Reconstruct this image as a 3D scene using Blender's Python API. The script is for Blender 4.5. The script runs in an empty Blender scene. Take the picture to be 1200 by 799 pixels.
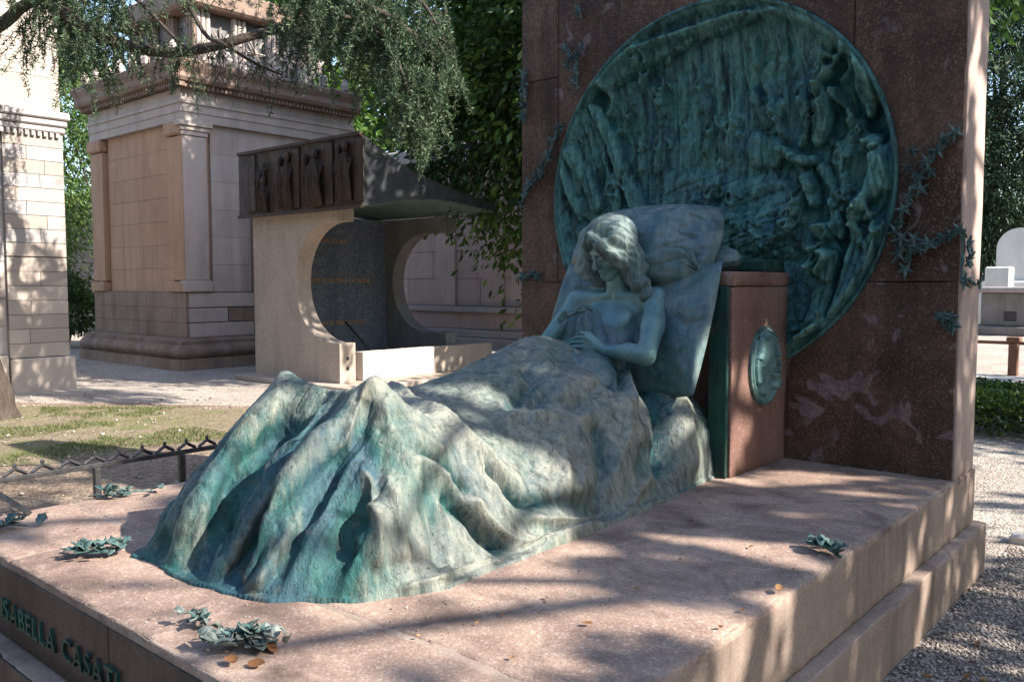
import bpy, bmesh, math, random
import numpy as np
from mathutils import Vector, Matrix

S = bpy.context.scene
COL = S.collection
rng = np.random.default_rng(7)
random.seed(7)

# ------------------------------------------------------------------ camera, sky, sun, exposure
F, CX, CY = 1001.0, 600.0, 399.5
PITCH = math.atan(67 / 1001.0); YAW = math.radians(40.77)
CAM = np.array([0.0, 0.0, 1.6])
cam = bpy.data.cameras.new('camera'); co = bpy.data.objects.new('camera', cam); COL.objects.link(co)
cam.sensor_width = 36.0; cam.lens = F / 1200 * 36; cam.clip_start = 0.05; cam.clip_end = 2000
co.location = CAM; co.rotation_euler = (math.pi / 2 - PITCH, 0, YAW)
S.camera = co
SUN_AZ, SUN_EL = math.radians(18), math.radians(38)          # azimuth from +X towards +Y
sdir = Vector((math.cos(SUN_EL) * math.cos(SUN_AZ), math.cos(SUN_EL) * math.sin(SUN_AZ), math.sin(SUN_EL)))
W = bpy.data.worlds.new('World'); S.world = W; W.use_nodes = True
wn = W.node_tree; wn.nodes.clear()
sky = wn.nodes.new('ShaderNodeTexSky'); sky.sky_type = 'NISHITA'; sky.sun_disc = False
sky.sun_elevation = SUN_EL; sky.sun_rotation = math.pi / 2 - SUN_AZ
bg = wn.nodes.new('ShaderNodeBackground'); bg.inputs[1].default_value = 0.15
wo = wn.nodes.new('ShaderNodeOutputWorld')
wn.links.new(sky.outputs[0], bg.inputs[0]); wn.links.new(bg.outputs[0], wo.inputs[0])
sl = bpy.data.lights.new('sun', 'SUN'); sl.energy = 5.0; sl.angle = math.radians(0.53); sl.color = (1, 0.93, 0.82)
so = bpy.data.objects.new('sun', sl); COL.objects.link(so); so.location = (10, 5, 20)
so.rotation_euler = sdir.to_track_quat('Z', 'Y').to_euler()
S.view_settings.view_transform = 'Standard'; S.view_settings.look = 'None'
S.view_settings.exposure = 1.52; S.view_settings.gamma = 1.0

# ------------------------------------------------------------------ pixel -> place helpers
_fh = np.array([-math.sin(YAW), math.cos(YAW), 0]); _R = np.array([math.cos(YAW), math.sin(YAW), 0]); _Z = np.array([0, 0, 1.])
_FW = _fh * math.cos(PITCH) - _Z * math.sin(PITCH); _UP = _Z * math.cos(PITCH) + _fh * math.sin(PITCH)
def ray(x, y): return _FW + _R * (x - CX) / F - _UP * (y - CY) / F
def on_z(x, y, z=0.0): d = ray(x, y); return CAM + d * (z - CAM[2]) / d[2]
def on_y(x, y, Y): d = ray(x, y); return CAM + d * Y / d[1]
def on_x(x, y, X): d = ray(x, y); return CAM + d * X / d[0]
def at_depth(x, y, t): return CAM + ray(x, y) * t
def project(P):
    v = P - CAM; zf = v @ _FW
    return CX + F * (v @ _R) / zf, CY - F * (v @ _UP) / zf

# ------------------------------------------------------------------ noise in numpy
def _hash(i, j, k, s):
    n = (i * 374761393 + j * 668265263 + k * 2147483647 + s * 974711) & 0xffffffff
    n = ((n ^ (n >> 13)) * 1274126177) & 0xffffffff
    return ((n ^ (n >> 16)) & 0xffff) / 65535.0
def vnoise(x, y, z=0.0, s=0):
    x, y, z = np.broadcast_arrays(np.asarray(x, float), np.asarray(y, float), np.asarray(z, float))
    i, j, k = (np.floor(a).astype(np.int64) for a in (x, y, z))
    u, v, w = x - i, y - j, z - k
    u, v, w = (a * a * (3 - 2 * a) for a in (u, v, w))
    r = 0
    for a in (0, 1):
        for b in (0, 1):
            for c in (0, 1):
                r = r + _hash(i + a, j + b, k + c, s) * (u if a else 1 - u) * (v if b else 1 - v) * (w if c else 1 - w)
    return r * 2 - 1
def fbm(x, y, z=0.0, s=0, o=4):
    r, a, f = 0, 0.5, 1.0
    for q in range(o):
        r = r + a * vnoise(np.asarray(x) * f, np.asarray(y) * f, np.asarray(z) * f, s + q); a *= .5; f *= 2.03
    return r
def sstep(a, b, t):
    t = np.clip((t - a) / (b - a), 0, 1); return t * t * (3 - 2 * t)
def smax(a, b, k):
    h = np.clip(.5 + .5 * (a - b) / k, 0, 1); return b * (1 - h) + a * h + k * h * (1 - h)
def smin(a, b, k): return -smax(-a, -b, k)

# ------------------------------------------------------------------ mesh / object helpers
def mesh_from(name, verts, faces, smooth=False):
    me = bpy.data.meshes.new(name)
    verts = np.asarray(verts, dtype=np.float32).reshape(-1, 3)
    if isinstance(faces, np.ndarray):
        n = faces.shape[1]; m = len(faces)
        me.vertices.add(len(verts)); me.vertices.foreach_set('co', verts.ravel())
        me.loops.add(m * n); me.loops.foreach_set('vertex_index', faces.astype(np.int32).ravel())
        me.polygons.add(m); me.polygons.foreach_set('loop_start', np.arange(0, m * n, n, dtype=np.int32))
        me.polygons.foreach_set('loop_total', np.full(m, n, dtype=np.int32))
        me.update(calc_edges=True); me.validate()
    else:
        me.from_pydata([tuple(map(float, v)) for v in verts], [], faces); me.update()
    if smooth: me.polygons.foreach_set('use_smooth', np.ones(len(me.polygons), dtype=bool))
    return me
def put_attr(me, name, vals):
    a = me.attributes.new(name, 'FLOAT', 'POINT'); a.data.foreach_set('value', np.asarray(vals, dtype=np.float32))
def empty(name, loc, label, cat, group=None):
    o = bpy.data.objects.new(name, None); COL.objects.link(o); o.location = loc; o.empty_display_size = .1
    tag(o, label, cat, group); return o
def tag(o, label=None, cat=None, group=None, kind=None):
    for k, v in (('label', label), ('category', cat), ('group', group), ('kind', kind)):
        if v: o[k] = v
    return o
def world_loc(o):
    v = o.location.copy()
    while o.parent: o = o.parent; v = v + o.location
    return v
def obj(name, me, mat, parent=None, loc=(0, 0, 0), rot=None, scale=None):
    """one object; loc is a WORLD position (parents are never rotated unless stated)"""
    if mat is not None and not me.materials: me.materials.append(mat)
    o = bpy.data.objects.new(name, me); COL.objects.link(o)
    o.location = Vector(tuple(map(float, loc)))
    if parent:
        o.parent = parent; o.location = o.location - world_loc(parent)
    if rot is not None: o.rotation_euler = rot
    if scale is not None: o.scale = scale
    return o
def box_me(name, x0, x1, y0, y1, z0, z1, bevel=0.0, seg=1):
    bm = bmesh.new(); bmesh.ops.create_cube(bm, size=1)
    for v in bm.verts:
        v.co = Vector(((x0 + x1) / 2 + v.co.x * (x1 - x0), (y0 + y1) / 2 + v.co.y * (y1 - y0), (z0 + z1) / 2 + v.co.z * (z1 - z0)))
    if bevel: bmesh.ops.bevel(bm, geom=bm.edges[:], offset=bevel, segments=seg, affect='EDGES', profile=.5)
    me = bpy.data.meshes.new(name); bm.to_mesh(me); bm.free(); return me
def box(name, mat, parent, x0, x1, y0, y1, z0, z1, bevel=0.006, seg=1):
    return obj(name, box_me(name, x0, x1, y0, y1, z0, z1, bevel, seg), mat, parent)
_unit = {}
def ubox(name, mat, parent, x0, x1, y0, y1, z0, z1):
    """block sharing one bevelled unit mesh per material"""
    k = mat.name
    if k not in _unit:
        _unit[k] = box_me('block', -.5, .5, -.5, .5, -.5, .5, .012); _unit[k].materials.append(mat)
    return obj(name, _unit[k], None, parent, ((x0 + x1) / 2, (y0 + y1) / 2, (z0 + z1) / 2), None, (x1 - x0, y1 - y0, z1 - z0))
def rough_box(name, mat, parent, x0, x1, y0, y1, z0, z1, step=.06, amp=.004, chip=.0, seed=1, rnd=.008):
    """box with subdivided, slightly uneven faces and worn edges"""
    nx, ny, nz = (max(2, int(round((b - a) / step))) for a, b in ((x0, x1), (y0, y1), (z0, z1)))
    V = []; Fc = []; 
    c0 = np.array([x0, y0, z0]); c1 = np.array([x1, y1, z1])
    idx = {}
    def vid(p):
        k = tuple(np.round(p, 5))
        if k not in idx: idx[k] = len(V); V.append(p)
        return idx[k]
    def edge_grid(n, a, b):
        t = np.linspace(a, b, n + 1); e = min(rnd * 1.5, (b - a) / n / 2)
        return np.concatenate([[a], [a + e], t[1:-1], [b - e], [b]])
    gx, gy, gz = edge_grid(nx, x0, x1), edge_grid(ny, y0, y1), edge_grid(nz, z0, z1)
    for ax, g1, g2, lo, hi in ((0, gy, gz, x0, x1), (1, gz, gx, y0, y1), (2, gx, gy, z0, z1)):
        for val, flip in ((lo, True), (hi, False)):
            ids = np.empty((len(g1), len(g2)), int)
            for i, a in enumerate(g1):
                for j, b in enumerate(g2):
                    p = np.empty(3); p[ax] = val; p[(ax + 1) % 3] = a; p[(ax + 2) % 3] = b
                    ids[i, j] = vid(p)
            for i in range(len(g1) - 1):
                for j in range(len(g2) - 1):
                    q = (ids[i, j], ids[i + 1, j], ids[i + 1, j + 1], ids[i, j + 1])
                    Fc.append(q[::-1] if flip else q)
    V = np.array(V)
    ins = np.clip(V, c0 + rnd, c1 - rnd); d = V - ins; L = np.linalg.norm(d, axis=1, keepdims=True)
    V = ins + d / np.maximum(L, 1e-9) * rnd
    nd = d / np.maximum(L, 1e-9)
    edge = (np.abs(d) > 1e-6).sum(1) > 1
    n1 = fbm(V[:, 0] * 6, V[:, 1] * 6, V[:, 2] * 6, seed, 3)
    n2 = fbm(V[:, 0] * 31, V[:, 1] * 31, V[:, 2] * 31, seed + 9, 2)
    disp = amp * n1 - np.where(edge, chip * np.maximum(0, n2 - .12) * 4, 0)
    V = V + nd * disp[:, None]
    me = mesh_from(name, V, np.array(Fc), True)
    return obj(name, me, mat, parent)
def tube(pts, rad, n=8, cap=True):
    pts = np.asarray(pts, float); m = len(pts); rad = np.broadcast_to(np.asarray(rad, float), (m,))
    tg = np.gradient(pts, axis=0); tg /= np.maximum(np.linalg.norm(tg, axis=1, keepdims=True), 1e-9)
    up = np.array([0, 0, 1.]) if abs(tg[0][2]) < .9 else np.array([1., 0, 0])
    V = []
    for i in range(m):
        a = np.cross(tg[i], up); a /= np.linalg.norm(a) + 1e-9; b = np.cross(a, tg[i]); up = b
        th = np.arange(n) / n * 2 * math.pi
        V.append(pts[i] + rad[i] * (np.cos(th)[:, None] * a + np.sin(th)[:, None] * b))
    V = np.concatenate(V); Fc = []
    for i in range(m - 1):
        for j in range(n):
            Fc.append((i * n + j, i * n + (j + 1) % n, (i + 1) * n + (j + 1) % n, (i + 1) * n + j))
    if cap:
        Fc.append(tuple(range(n))[::-1]); Fc.append(tuple((m - 1) * n + j for j in range(n)))
    return V, Fc
def curve_pts(ctrl, n):
    c = np.asarray(ctrl, float); m = len(c)
    if m < 3: return c[0] + (c[-1] - c[0]) * np.linspace(0, 1, n)[:, None]
    out = []
    t = np.linspace(0, m - 1 - 1e-6, n)
    for q in t:
        i = int(q); f = q - i
        p0, p1, p2, p3 = c[max(i - 1, 0)], c[i], c[min(i + 1, m - 1)], c[min(i + 2, m - 1)]
        out.append(.5 * (2 * p1 + (p2 - p0) * f + (2 * p0 - 5 * p1 + 4 * p2 - p3) * f * f + (3 * p1 - p0 - 3 * p2 + p3) * f ** 3))
    return np.array(out)
def tube_obj(name, mat, parent, ctrl, rad, n=8, m=None, smooth=True):
    p = curve_pts(ctrl, m or max(2, len(ctrl) * 3)) if len(ctrl) > 2 else np.asarray(ctrl, float)
    r = np.interp(np.linspace(0, 1, len(p)), np.linspace(0, 1, len(np.atleast_1d(rad))), np.atleast_1d(rad))
    V, Fc = tube(p, r, n); return obj(name, mesh_from(name, V, Fc, smooth), mat, parent)
def join(parts):
    """join (verts, faces list) meshes into one"""
    V = []; Fc = []; o = 0
    for v, f in parts:
        V.append(np.asarray(v, float)); Fc += [tuple(int(i) + o for i in q) for q in f]; o += len(v)
    return np.concatenate(V), Fc
def box_vf(x0, x1, y0, y1, z0, z1):
    v = [(x, y, z) for x in (x0, x1) for y in (y0, y1) for z in (z0, z1)]
    return v, [(0, 1, 3, 2), (4, 6, 7, 5), (0, 4, 5, 1), (2, 3, 7, 6), (0, 2, 6, 4), (1, 5, 7, 3)]
def grid_faces(nu, nv, keep=None):
    i, j = np.meshgrid(np.arange(nu - 1), np.arange(nv - 1), indexing='ij')
    f = np.stack([i * nv + j, (i + 1) * nv + j, (i + 1) * nv + j + 1, i * nv + j + 1], -1).reshape(-1, 4)
    return f if keep is None else f[keep.reshape(-1)]
def boolean_cut(o, cutters):
    for c in cutters:
        m = o.modifiers.new('cut', 'BOOLEAN'); m.operation = 'DIFFERENCE'; m.object = c; m.solver = 'EXACT'
    bpy.context.view_layer.update()
    dg = bpy.context.evaluated_depsgraph_get()
    me = bpy.data.meshes.new_from_object(o.evaluated_get(dg)); o.modifiers.clear(); o.data = me
    for c in cutters: bpy.data.objects.remove(c)
    return o

# ------------------------------------------------------------------ signed-distance sculpting
class Field:
    def __init__(s, lo, hi, h):
        s.lo = np.array(lo, float); s.h = h
        n = np.ceil((np.array(hi) - s.lo) / h).astype(int) + 1
        s.ax = [s.lo[i] + np.arange(n[i]) * h for i in range(3)]
        s.V = np.full(n, 9.0, np.float32)
    def sub(s, lo, hi):
        sl = []
        for i in range(3):
            a = max(0, int((lo[i] - s.lo[i]) / s.h)); b = min(len(s.ax[i]), int((hi[i] - s.lo[i]) / s.h) + 2)
            if b <= a: return None
            sl.append(slice(a, b))
        X, Y, Z = np.meshgrid(*[s.ax[i][sl[i]] for i in range(3)], indexing='ij', sparse=True)
        return tuple(sl), X, Y, Z
    def _put(s, sl, d, k, op):
        v = s.V[sl]
        s.V[sl] = smin(v, d, k) if op == 'add' else (smax(v, -d, k) if op == 'sub' else v)
    def cone(s, a, b, ra, rb, k=.02, op='add'):
        a = np.array(a, float); b = np.array(b, float); m = max(ra, rb) + .06 + k
        q = s.sub(np.minimum(a, b) - m, np.maximum(a, b) + m)
        if q is None: return
        sl, X, Y, Z = q; ab = b - a; L = ab @ ab
        t = np.clip(((X - a[0]) * ab[0] + (Y - a[1]) * ab[1] + (Z - a[2]) * ab[2]) / L, 0, 1)
        d = np.sqrt((X - a[0] - t * ab[0]) ** 2 + (Y - a[1] - t * ab[1]) ** 2 + (Z - a[2] - t * ab[2]) ** 2) - (ra + (rb - ra) * t)
        s._put(sl, d, k, op)
    def ell(s, c, r, k=.02, M=None, op='add'):
        c = np.array(c, float); r = np.array(r, float); m = r.max() + .06 + k
        q = s.sub(c - m, c + m)
        if q is None: return
        sl, X, Y, Z = q; x, y, z = X - c[0], Y - c[1], Z - c[2]
        if M is not None:
            M = np.asarray(M); x, y, z = (M[0, i] * x + M[1, i] * y + M[2, i] * z for i in range(3))
        k0 = np.sqrt((x / r[0]) ** 2 + (y / r[1]) ** 2 + (z / r[2]) ** 2)
        k1 = np.sqrt((x / r[0] ** 2) ** 2 + (y / r[1] ** 2) ** 2 + (z / r[2] ** 2) ** 2)
        s._put(sl, k0 * (k0 - 1) / np.maximum(k1, 1e-6), k, op)
    def chain(s, pts, rads, k=.02):
        for i in range(len(pts) - 1): s.cone(pts[i], pts[i + 1], rads[i], rads[i + 1], k)
    def mesh(s):
        V = s.V; ins = V < 0; n = np.array(V.shape); c = n - 1
        cnt = np.zeros(c, np.float32); acc = np.zeros((3,) + tuple(c), np.float32)
        g = np.meshgrid(*[np.arange(q, dtype=np.float32) for q in c], indexing='ij', sparse=True)
        offs = [(0, 0, 0), (1, 0, 0), (0, 1, 0), (0, 0, 1), (1, 1, 0), (1, 0, 1), (0, 1, 1), (1, 1, 1)]
        def corner(A, o): return A[o[0]:o[0] + c[0], o[1]:o[1] + c[1], o[2]:o[2] + c[2]]
        for a in offs:
            for ax in range(3):
                if a[ax]: continue
                b = list(a); b[ax] = 1; va, vb = corner(V, a), corner(V, b)
                m = (va < 0) != (vb < 0); t = np.where(m, va / np.where(m, va - vb, 1), 0)
                cnt += m
                for q in range(3):
                    acc[q] += m * (g[q] + a[q] + (t if q == ax else 0))
        act = cnt > 0; ids = np.full(c, -1, np.int64); ids[act] = np.arange(act.sum())
        P = np.stack([s.lo[q] + s.h * acc[q][act] / cnt[act] for q in range(3)], 1)
        Q = []
        for ax in range(3):
            a1, a2 = (ax + 1) % 3, (ax + 2) % 3
            lo = [slice(None)] * 3; hi = [slice(None)] * 3; lo[ax] = slice(0, -1); hi[ax] = slice(1, None)
            A, B = ins[tuple(lo)], ins[tuple(hi)]
            w = np.argwhere(A != B)
            w = w[(w[:, a1] > 0) & (w[:, a2] > 0) & (w[:, a1] < c[a1]) & (w[:, a2] < c[a2])]
            def cid(d1, d2):
                p = w.copy(); p[:, a1] -= d1; p[:, a2] -= d2; return ids[p[:, 0], p[:, 1], p[:, 2]]
            q = np.stack([cid(1, 1), cid(0, 1), cid(0, 0), cid(1, 0)], 1)
            fl = ~A[w[:, 0], w[:, 1], w[:, 2]]; q[fl] = q[fl][:, ::-1]
            Q.append(q)
        Q = np.concatenate(Q); return P, Q[(Q >= 0).all(1)]
def mesh_normals(P, Q):
    n = np.cross(P[Q[:, 2]] - P[Q[:, 0]], P[Q[:, 3]] - P[Q[:, 1]]); N = np.zeros_like(P)
    for i in range(4): np.add.at(N, Q[:, i], n)
    return N / np.maximum(np.linalg.norm(N, axis=1, keepdims=True), 1e-12)

# ------------------------------------------------------------------ procedural materials
class NB:
    def __init__(s, name):
        s.m = bpy.data.materials.new(name); s.m.use_nodes = True; s.t = s.m.node_tree; s.t.nodes.clear()
        s.out = s.t.nodes.new('ShaderNodeOutputMaterial'); s.b = s.t.nodes.new('ShaderNodeBsdfPrincipled')
        s.t.links.new(s.b.outputs[0], s.out.inputs[0]); s.geo = s.t.nodes.new('ShaderNodeNewGeometry')
        s.pos = s.geo.outputs['Position']
    def L(s, a, b): s.t.links.new(a, b)
    def mapped(s, sc, src=None):
        m = s.t.nodes.new('ShaderNodeMapping'); m.inputs['Scale'].default_value = sc; s.L(src or s.pos, m.inputs[0]); return m.outputs[0]
    def noise(s, scale, detail=5, rough=.55, sc=None, dist=0.0, src=None):
        n = s.t.nodes.new('ShaderNodeTexNoise'); n.inputs['Scale'].default_value = scale; n.inputs['Detail'].default_value = detail
        n.inputs['Roughness'].default_value = rough; n.inputs['Distortion'].default_value = dist
        s.L(s.mapped(sc, src) if sc else (src or s.pos), n.inputs['Vector']); return n.outputs[0]
    def voro(s, scale, feat='F1', out='Distance', sc=None):
        n = s.t.nodes.new('ShaderNodeTexVoronoi'); n.feature = feat; n.inputs['Scale'].default_value = scale
        s.L(s.mapped(sc) if sc else s.pos, n.inputs['Vector']); return n.outputs[out]
    def ramp(s, fac, stops, interp='LINEAR'):
        r = s.t.nodes.new('ShaderNodeValToRGB'); r.color_ramp.interpolation = interp; e = r.color_ramp.elements
        while len(e) < len(stops): e.new(.5)
        for q, (p, c) in zip(e, stops):
            q.position = p; q.color = (c, c, c, 1) if isinstance(c, (int, float)) else (*c, 1)
        s.L(fac, r.inputs[0]); return r.outputs[0]
    def mix(s, fac, a, b, mode='MIX'):
        m = s.t.nodes.new('ShaderNodeMix'); m.data_type = 'RGBA'; m.blend_type = mode
        for v, i in ((fac, 0), (a, 6), (b, 7)):
            if isinstance(v, (int, float)): m.inputs[i].default_value = v if i == 0 else (v, v, v, 1)
            elif isinstance(v, tuple): m.inputs[i].default_value = (*v, 1)
            else: s.L(v, m.inputs[i])
        return m.outputs[2]
    def math(s, op, a, b=0.0, clamp=False):
        m = s.t.nodes.new('ShaderNodeMath'); m.operation = op; m.use_clamp = clamp
        for i, v in enumerate((a, b)):
            if isinstance(v, (int, float)): m.inputs[i].default_value = v
            else: s.L(v, m.inputs[i])
        return m.outputs[0]
    def attr(s, name):
        a = s.t.nodes.new('ShaderNodeAttribute'); a.attribute_name = name; return a.outputs['Fac']
    def rnd(s): return s.t.nodes.new('ShaderNodeObjectInfo').outputs['Random']
    def axis(s, i): 
        x = s.t.nodes.new('ShaderNodeSeparateXYZ'); s.L(s.pos, x.inputs[0]); return x.outputs[i]
    def bump(s, h, strength=.4, dist=.01, normal=None):
        b = s.t.nodes.new('ShaderNodeBump'); b.inputs['Strength'].default_value = strength; b.inputs['Distance'].default_value = dist
        s.L(h, b.inputs['Height'])
        if normal is not None: s.L(normal, b.inputs['Normal'])
        return b.outputs[0]
    def done(s, col, rough=.7, metal=0.0, normal=None, spec=.4):
        for v, k in ((col, 'Base Color'), (rough, 'Roughness'), (metal, 'Metallic'), (spec, 'Specular IOR Level')):
            if isinstance(v, (int, float)): s.b.inputs[k].default_value = v
            elif isinstance(v, tuple): s.b.inputs[k].default_value = (*v, 1)
            else: s.L(v, s.b.inputs[k])
        if normal is not None: s.L(normal, s.b.inputs['Normal'])
        return s.m

def bronze_mat(name, teal, blue, pale, dark, use_paleness=False, pale_amt=.5, bump=.5, streak=26, grey=(.08, .105, .11), dk=.85, rgh=(.48, .75), spec=.32):
    n = NB(name)
    c = n.mix(n.ramp(n.noise(3.2, 6, .6, dist=.6), [(.38, 0.), (.62, 1.)]), teal, blue)
    st = n.noise(1.0, 6, .65, sc=(streak, streak, streak * .11), dist=.4)
    blotch = n.noise(7.0, 7, .65, dist=.8)
    pf = n.math('MULTIPLY', n.ramp(st, [(.36, 0.), (.66, 1.)]), n.ramp(blotch, [(.30, .25), (.62, 1.)]))
    if use_paleness:
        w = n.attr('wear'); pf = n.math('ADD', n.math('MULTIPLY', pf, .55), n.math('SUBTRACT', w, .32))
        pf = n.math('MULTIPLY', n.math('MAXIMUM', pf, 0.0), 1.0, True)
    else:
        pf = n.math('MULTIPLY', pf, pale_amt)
    if use_paleness and grey: c = n.mix(n.ramp(n.attr('wear'), [(.25, 0.), (.7, .75)]), c, grey)
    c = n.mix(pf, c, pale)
    df = n.ramp(n.noise(1.0, 8, .7, sc=(streak * .8, streak * .8, 4), dist=.3), [(.49, 0.), (.64, .9)])
    c = n.mix(n.math('MULTIPLY', df, dk), c, dark)
    pit = n.ramp(n.noise(70, 3, .6), [(.60, 0.), (.70, .7)])
    c = n.mix(pit, c, dark)
    warm = n.ramp(n.noise(4.1, 4, .6, dist=1.2), [(.63, 0.), (.75, .35)])
    c = n.mix(warm, c, (.16, .11, .06))
    fine = n.noise(1.0, 5, .7, sc=(60, 60, 30))
    h = n.math('ADD', n.math('ADD', n.math('MULTIPLY', st, .7), n.math('MULTIPLY', fine, .6)), n.math('MULTIPLY', n.noise(24, 6, .7, dist=.5), .35))
    rg = n.ramp(blotch, [(.3, rgh[0]), (.7, rgh[1])])
    return n.done(c, rg, .15, n.bump(h, bump, .012), spec)

def stone_mat(name, base, alt, spk, stain, scale=1.0, spk_amt=.5, stain_amt=.5, streak=True, rough=.7, bump=.35, per_obj=.0, patches=None):
    n = NB(name)
    c = n.mix(n.ramp(n.noise(2.2 * scale, 6, .62, dist=.5), [(.35, 0.), (.66, 1.)]), base, alt)
    sp = n.ramp(n.noise(95 * scale, 2, .5), [(.52, 0.), (.66, 1.)])
    c = n.mix(n.math('MULTIPLY', sp, spk_amt), c, spk)
    sp2 = n.ramp(n.voro(60 * scale), [(.10, 1.), (.30, 0.)])
    c = n.mix(n.math('MULTIPLY', sp2, spk_amt * .5), c, stain)
    if patches:
        pc, z0, z1, thr = patches
        zz = n.t.nodes.new('ShaderNodeMapRange'); zz.inputs[1].default_value = z0; zz.inputs[2].default_value = z1
        zz.inputs[3].default_value = .12; zz.inputs[4].default_value = 0.; n.L(n.axis(2), zz.inputs[0])
        pn = n.math('ADD', n.noise(5.5, 3, .45, dist=.9), zz.outputs[0])
        c = n.mix(n.ramp(pn, [(thr - .01, 0.), (thr + .02, .75)]), c, pc)
    mo = n.ramp(n.noise(26 * scale, 6, .75, dist=.8), [(.42, 0.), (.62, 1.)]); c = n.mix(n.math('MULTIPLY', mo, spk_amt * .9), c, n.mix(.5, stain, base))
    sn = n.noise(1.0, 6, .65, sc=(3.2, 3.2, .45) if streak else (3, 3, 3), dist=.5)
    c = n.mix(n.math('MULTIPLY', n.ramp(sn, [(.46, 0.), (.72, 1.)]), stain_amt), c, stain)
    if per_obj:
        v = n.t.nodes.new('ShaderNodeMapRange'); v.inputs[3].default_value = 1 - per_obj; v.inputs[4].default_value = 1 + per_obj
        n.L(n.rnd(), v.inputs[0]); hs = n.t.nodes.new('ShaderNodeHueSaturation'); n.L(v.outputs[0], hs.inputs['Value']); n.L(c, hs.inputs['Color']); c = hs.outputs[0]
    h = n.math('ADD', n.math('MULTIPLY', n.noise(120 * scale, 3, .6), .5), n.noise(9 * scale, 6, .65))
    return n.done(c, n.ramp(sn, [(.3, rough - .1), (.7, rough + .12)]), 0., n.bump(h, bump, .008), .18)

M = {}
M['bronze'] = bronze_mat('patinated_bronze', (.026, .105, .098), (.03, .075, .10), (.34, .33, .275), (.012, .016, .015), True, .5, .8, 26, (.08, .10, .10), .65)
M['skin_bronze'] = bronze_mat('figure_bronze', (.075, .19, .185), (.065, .15, .19), (.22, .30, .28), (.03, .06, .065), False, .7, .25, 9, None, .22, (.36, .58), .55)
M['pillow_bronze'] = bronze_mat('pillow_bronze', (.048, .115, .12), (.042, .09, .12), (.22, .26, .24), (.015, .03, .035), False, .7, .4, 12, None, .35, (.40, .62), .5)
M['hair_bronze'] = bronze_mat('hair_bronze', (.06, .11, .11), (.045, .08, .10), (.30, .34, .31), (.008, .014, .016), False, .6, .4, 30, None, .4)
M['relief_bronze'] = bronze_mat('relief_bronze', (.018, .10, .09), (.014, .06, .09), (.14, .30, .26), (.004, .006, .007), False, .8, .9, 20)
M['relief_wear'] = bronze_mat('relief_bronze_worn', (.018, .10, .09), (.013, .062, .09), (.17, .36, .31), (.003, .005, .006), True, .8, .9, 20, None)
M['leaf_bronze'] = bronze_mat('leaf_bronze', (.035, .11, .105), (.03, .08, .095), (.24, .28, .25), (.010, .016, .016), False, .7, .5, 40)
M['bleached_bronze'] = bronze_mat('bleached_leaf_bronze', (.08, .13, .12), (.07, .10, .105), (.36, .37, .33), (.012, .016, .016), False, 1.0, .5, 40)  # copy of the leaf bronze with sunlight painted into its paler colour
M['green_bronze'] = bronze_mat('green_bronze', (.012, .06, .048), (.010, .032, .032), (.04, .12, .09), (.008, .012, .012), False, .5, .5, 18)
M['dark_bronze'] = bronze_mat('dark_bronze', (.03, .019, .015), (.048, .029, .022), (.09, .065, .05), (.012, .009, .008), False, .5, .5, 14)
M['dark_face'] = stone_mat('dark_porphyry_face', (.035, .022, .023), (.055, .034, .033), (.12, .075, .065), (.02, .014, .014), 1.0, .5, .6, True, .5, .35)  # same granite as the sides; the front's shade painted into a darker colour
M['stele'] = stone_mat('porphyry', (.048, .026, .019), (.14, .08, .056), (.26, .17, .125), (.018, .011, .011), 1.0, .6, .7, True, .5, .6, .06, ((.24, .18, .185), .6, 1.80, .662))
M['stele_side'] = stone_mat('weathered_porphyry_side', (.44, .33, .29), (.36, .27, .24), (.55, .45, .40), (.20, .14, .12), 1.0, .3, .35, True, .75, .35)  # same stone as the stele front; sunlight painted into the paler colour
M['plinth'] = stone_mat('pink_granite', (.38, .275, .22), (.235, .155, .125), (.50, .39, .33), (.09, .06, .052), 1.0, .7, .95, False, .75, .8)
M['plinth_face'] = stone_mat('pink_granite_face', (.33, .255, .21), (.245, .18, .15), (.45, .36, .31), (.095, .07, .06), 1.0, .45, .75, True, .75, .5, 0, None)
M['headblock'] = stone_mat('red_granite_block', (.16, .085, .068), (.22, .135, .11), (.40, .29, .25), (.09, .05, .045), 1.0, .4, .5, True, .6, .35)
M['warm_stone'] = stone_mat('warm_sandstone', (.44, .275, .18), (.39, .24, .155), (.46, .34, .26), (.17, .10, .07), .6, .2, .4, True, .8, .3, .07)  # warm reflected light on the shaded front walls, painted into the stone
M['grey_stone'] = stone_mat('grey_limestone', (.48, .405, .36), (.41, .34, .30), (.55, .5, .46), (.20, .165, .15), .6, .2, .4, True, .8, .3, .07)
M['base_stone'] = stone_mat('stained_base_stone', (.21, .14, .105), (.28, .205, .165), (.4, .3, .25), (.10, .065, .05), .6, .25, .6, True, .8, .4, .06)
M['pale_stone'] = stone_mat('pale_ashlar', (.39, .335, .29), (.34, .29, .255), (.62, .56, .5), (.30, .25, .22), .6, .2, .4, True, .8, .3, .14)
M['dull_stone'] = stone_mat('grey_ashlar', (.36, .33, .32), (.31, .285, .28), (.42, .4, .38), (.19, .17, .165), .6, .2, .4, True, .8, .3, .10)
M['mauve_stone'] = stone_mat('mauve_stone', (.42, .33, .30), (.36, .28, .255), (.48, .40, .36), (.20, .15, .135), .6, .2, .4, True, .8, .3, .08)
M['concrete'] = stone_mat('hammered_granite', (.40, .33, .275), (.34, .28, .235), (.55, .49, .43), (.15, .12, .10), 1.0, .7, .35, True, .85, .8)
M['blue_granite'] = stone_mat('blue_grey_granite', (.12, .145, .185), (.09, .11, .14), (.36, .39, .43), (.03, .04, .05), .55, 1.0, .35, True, .6, .8)
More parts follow.
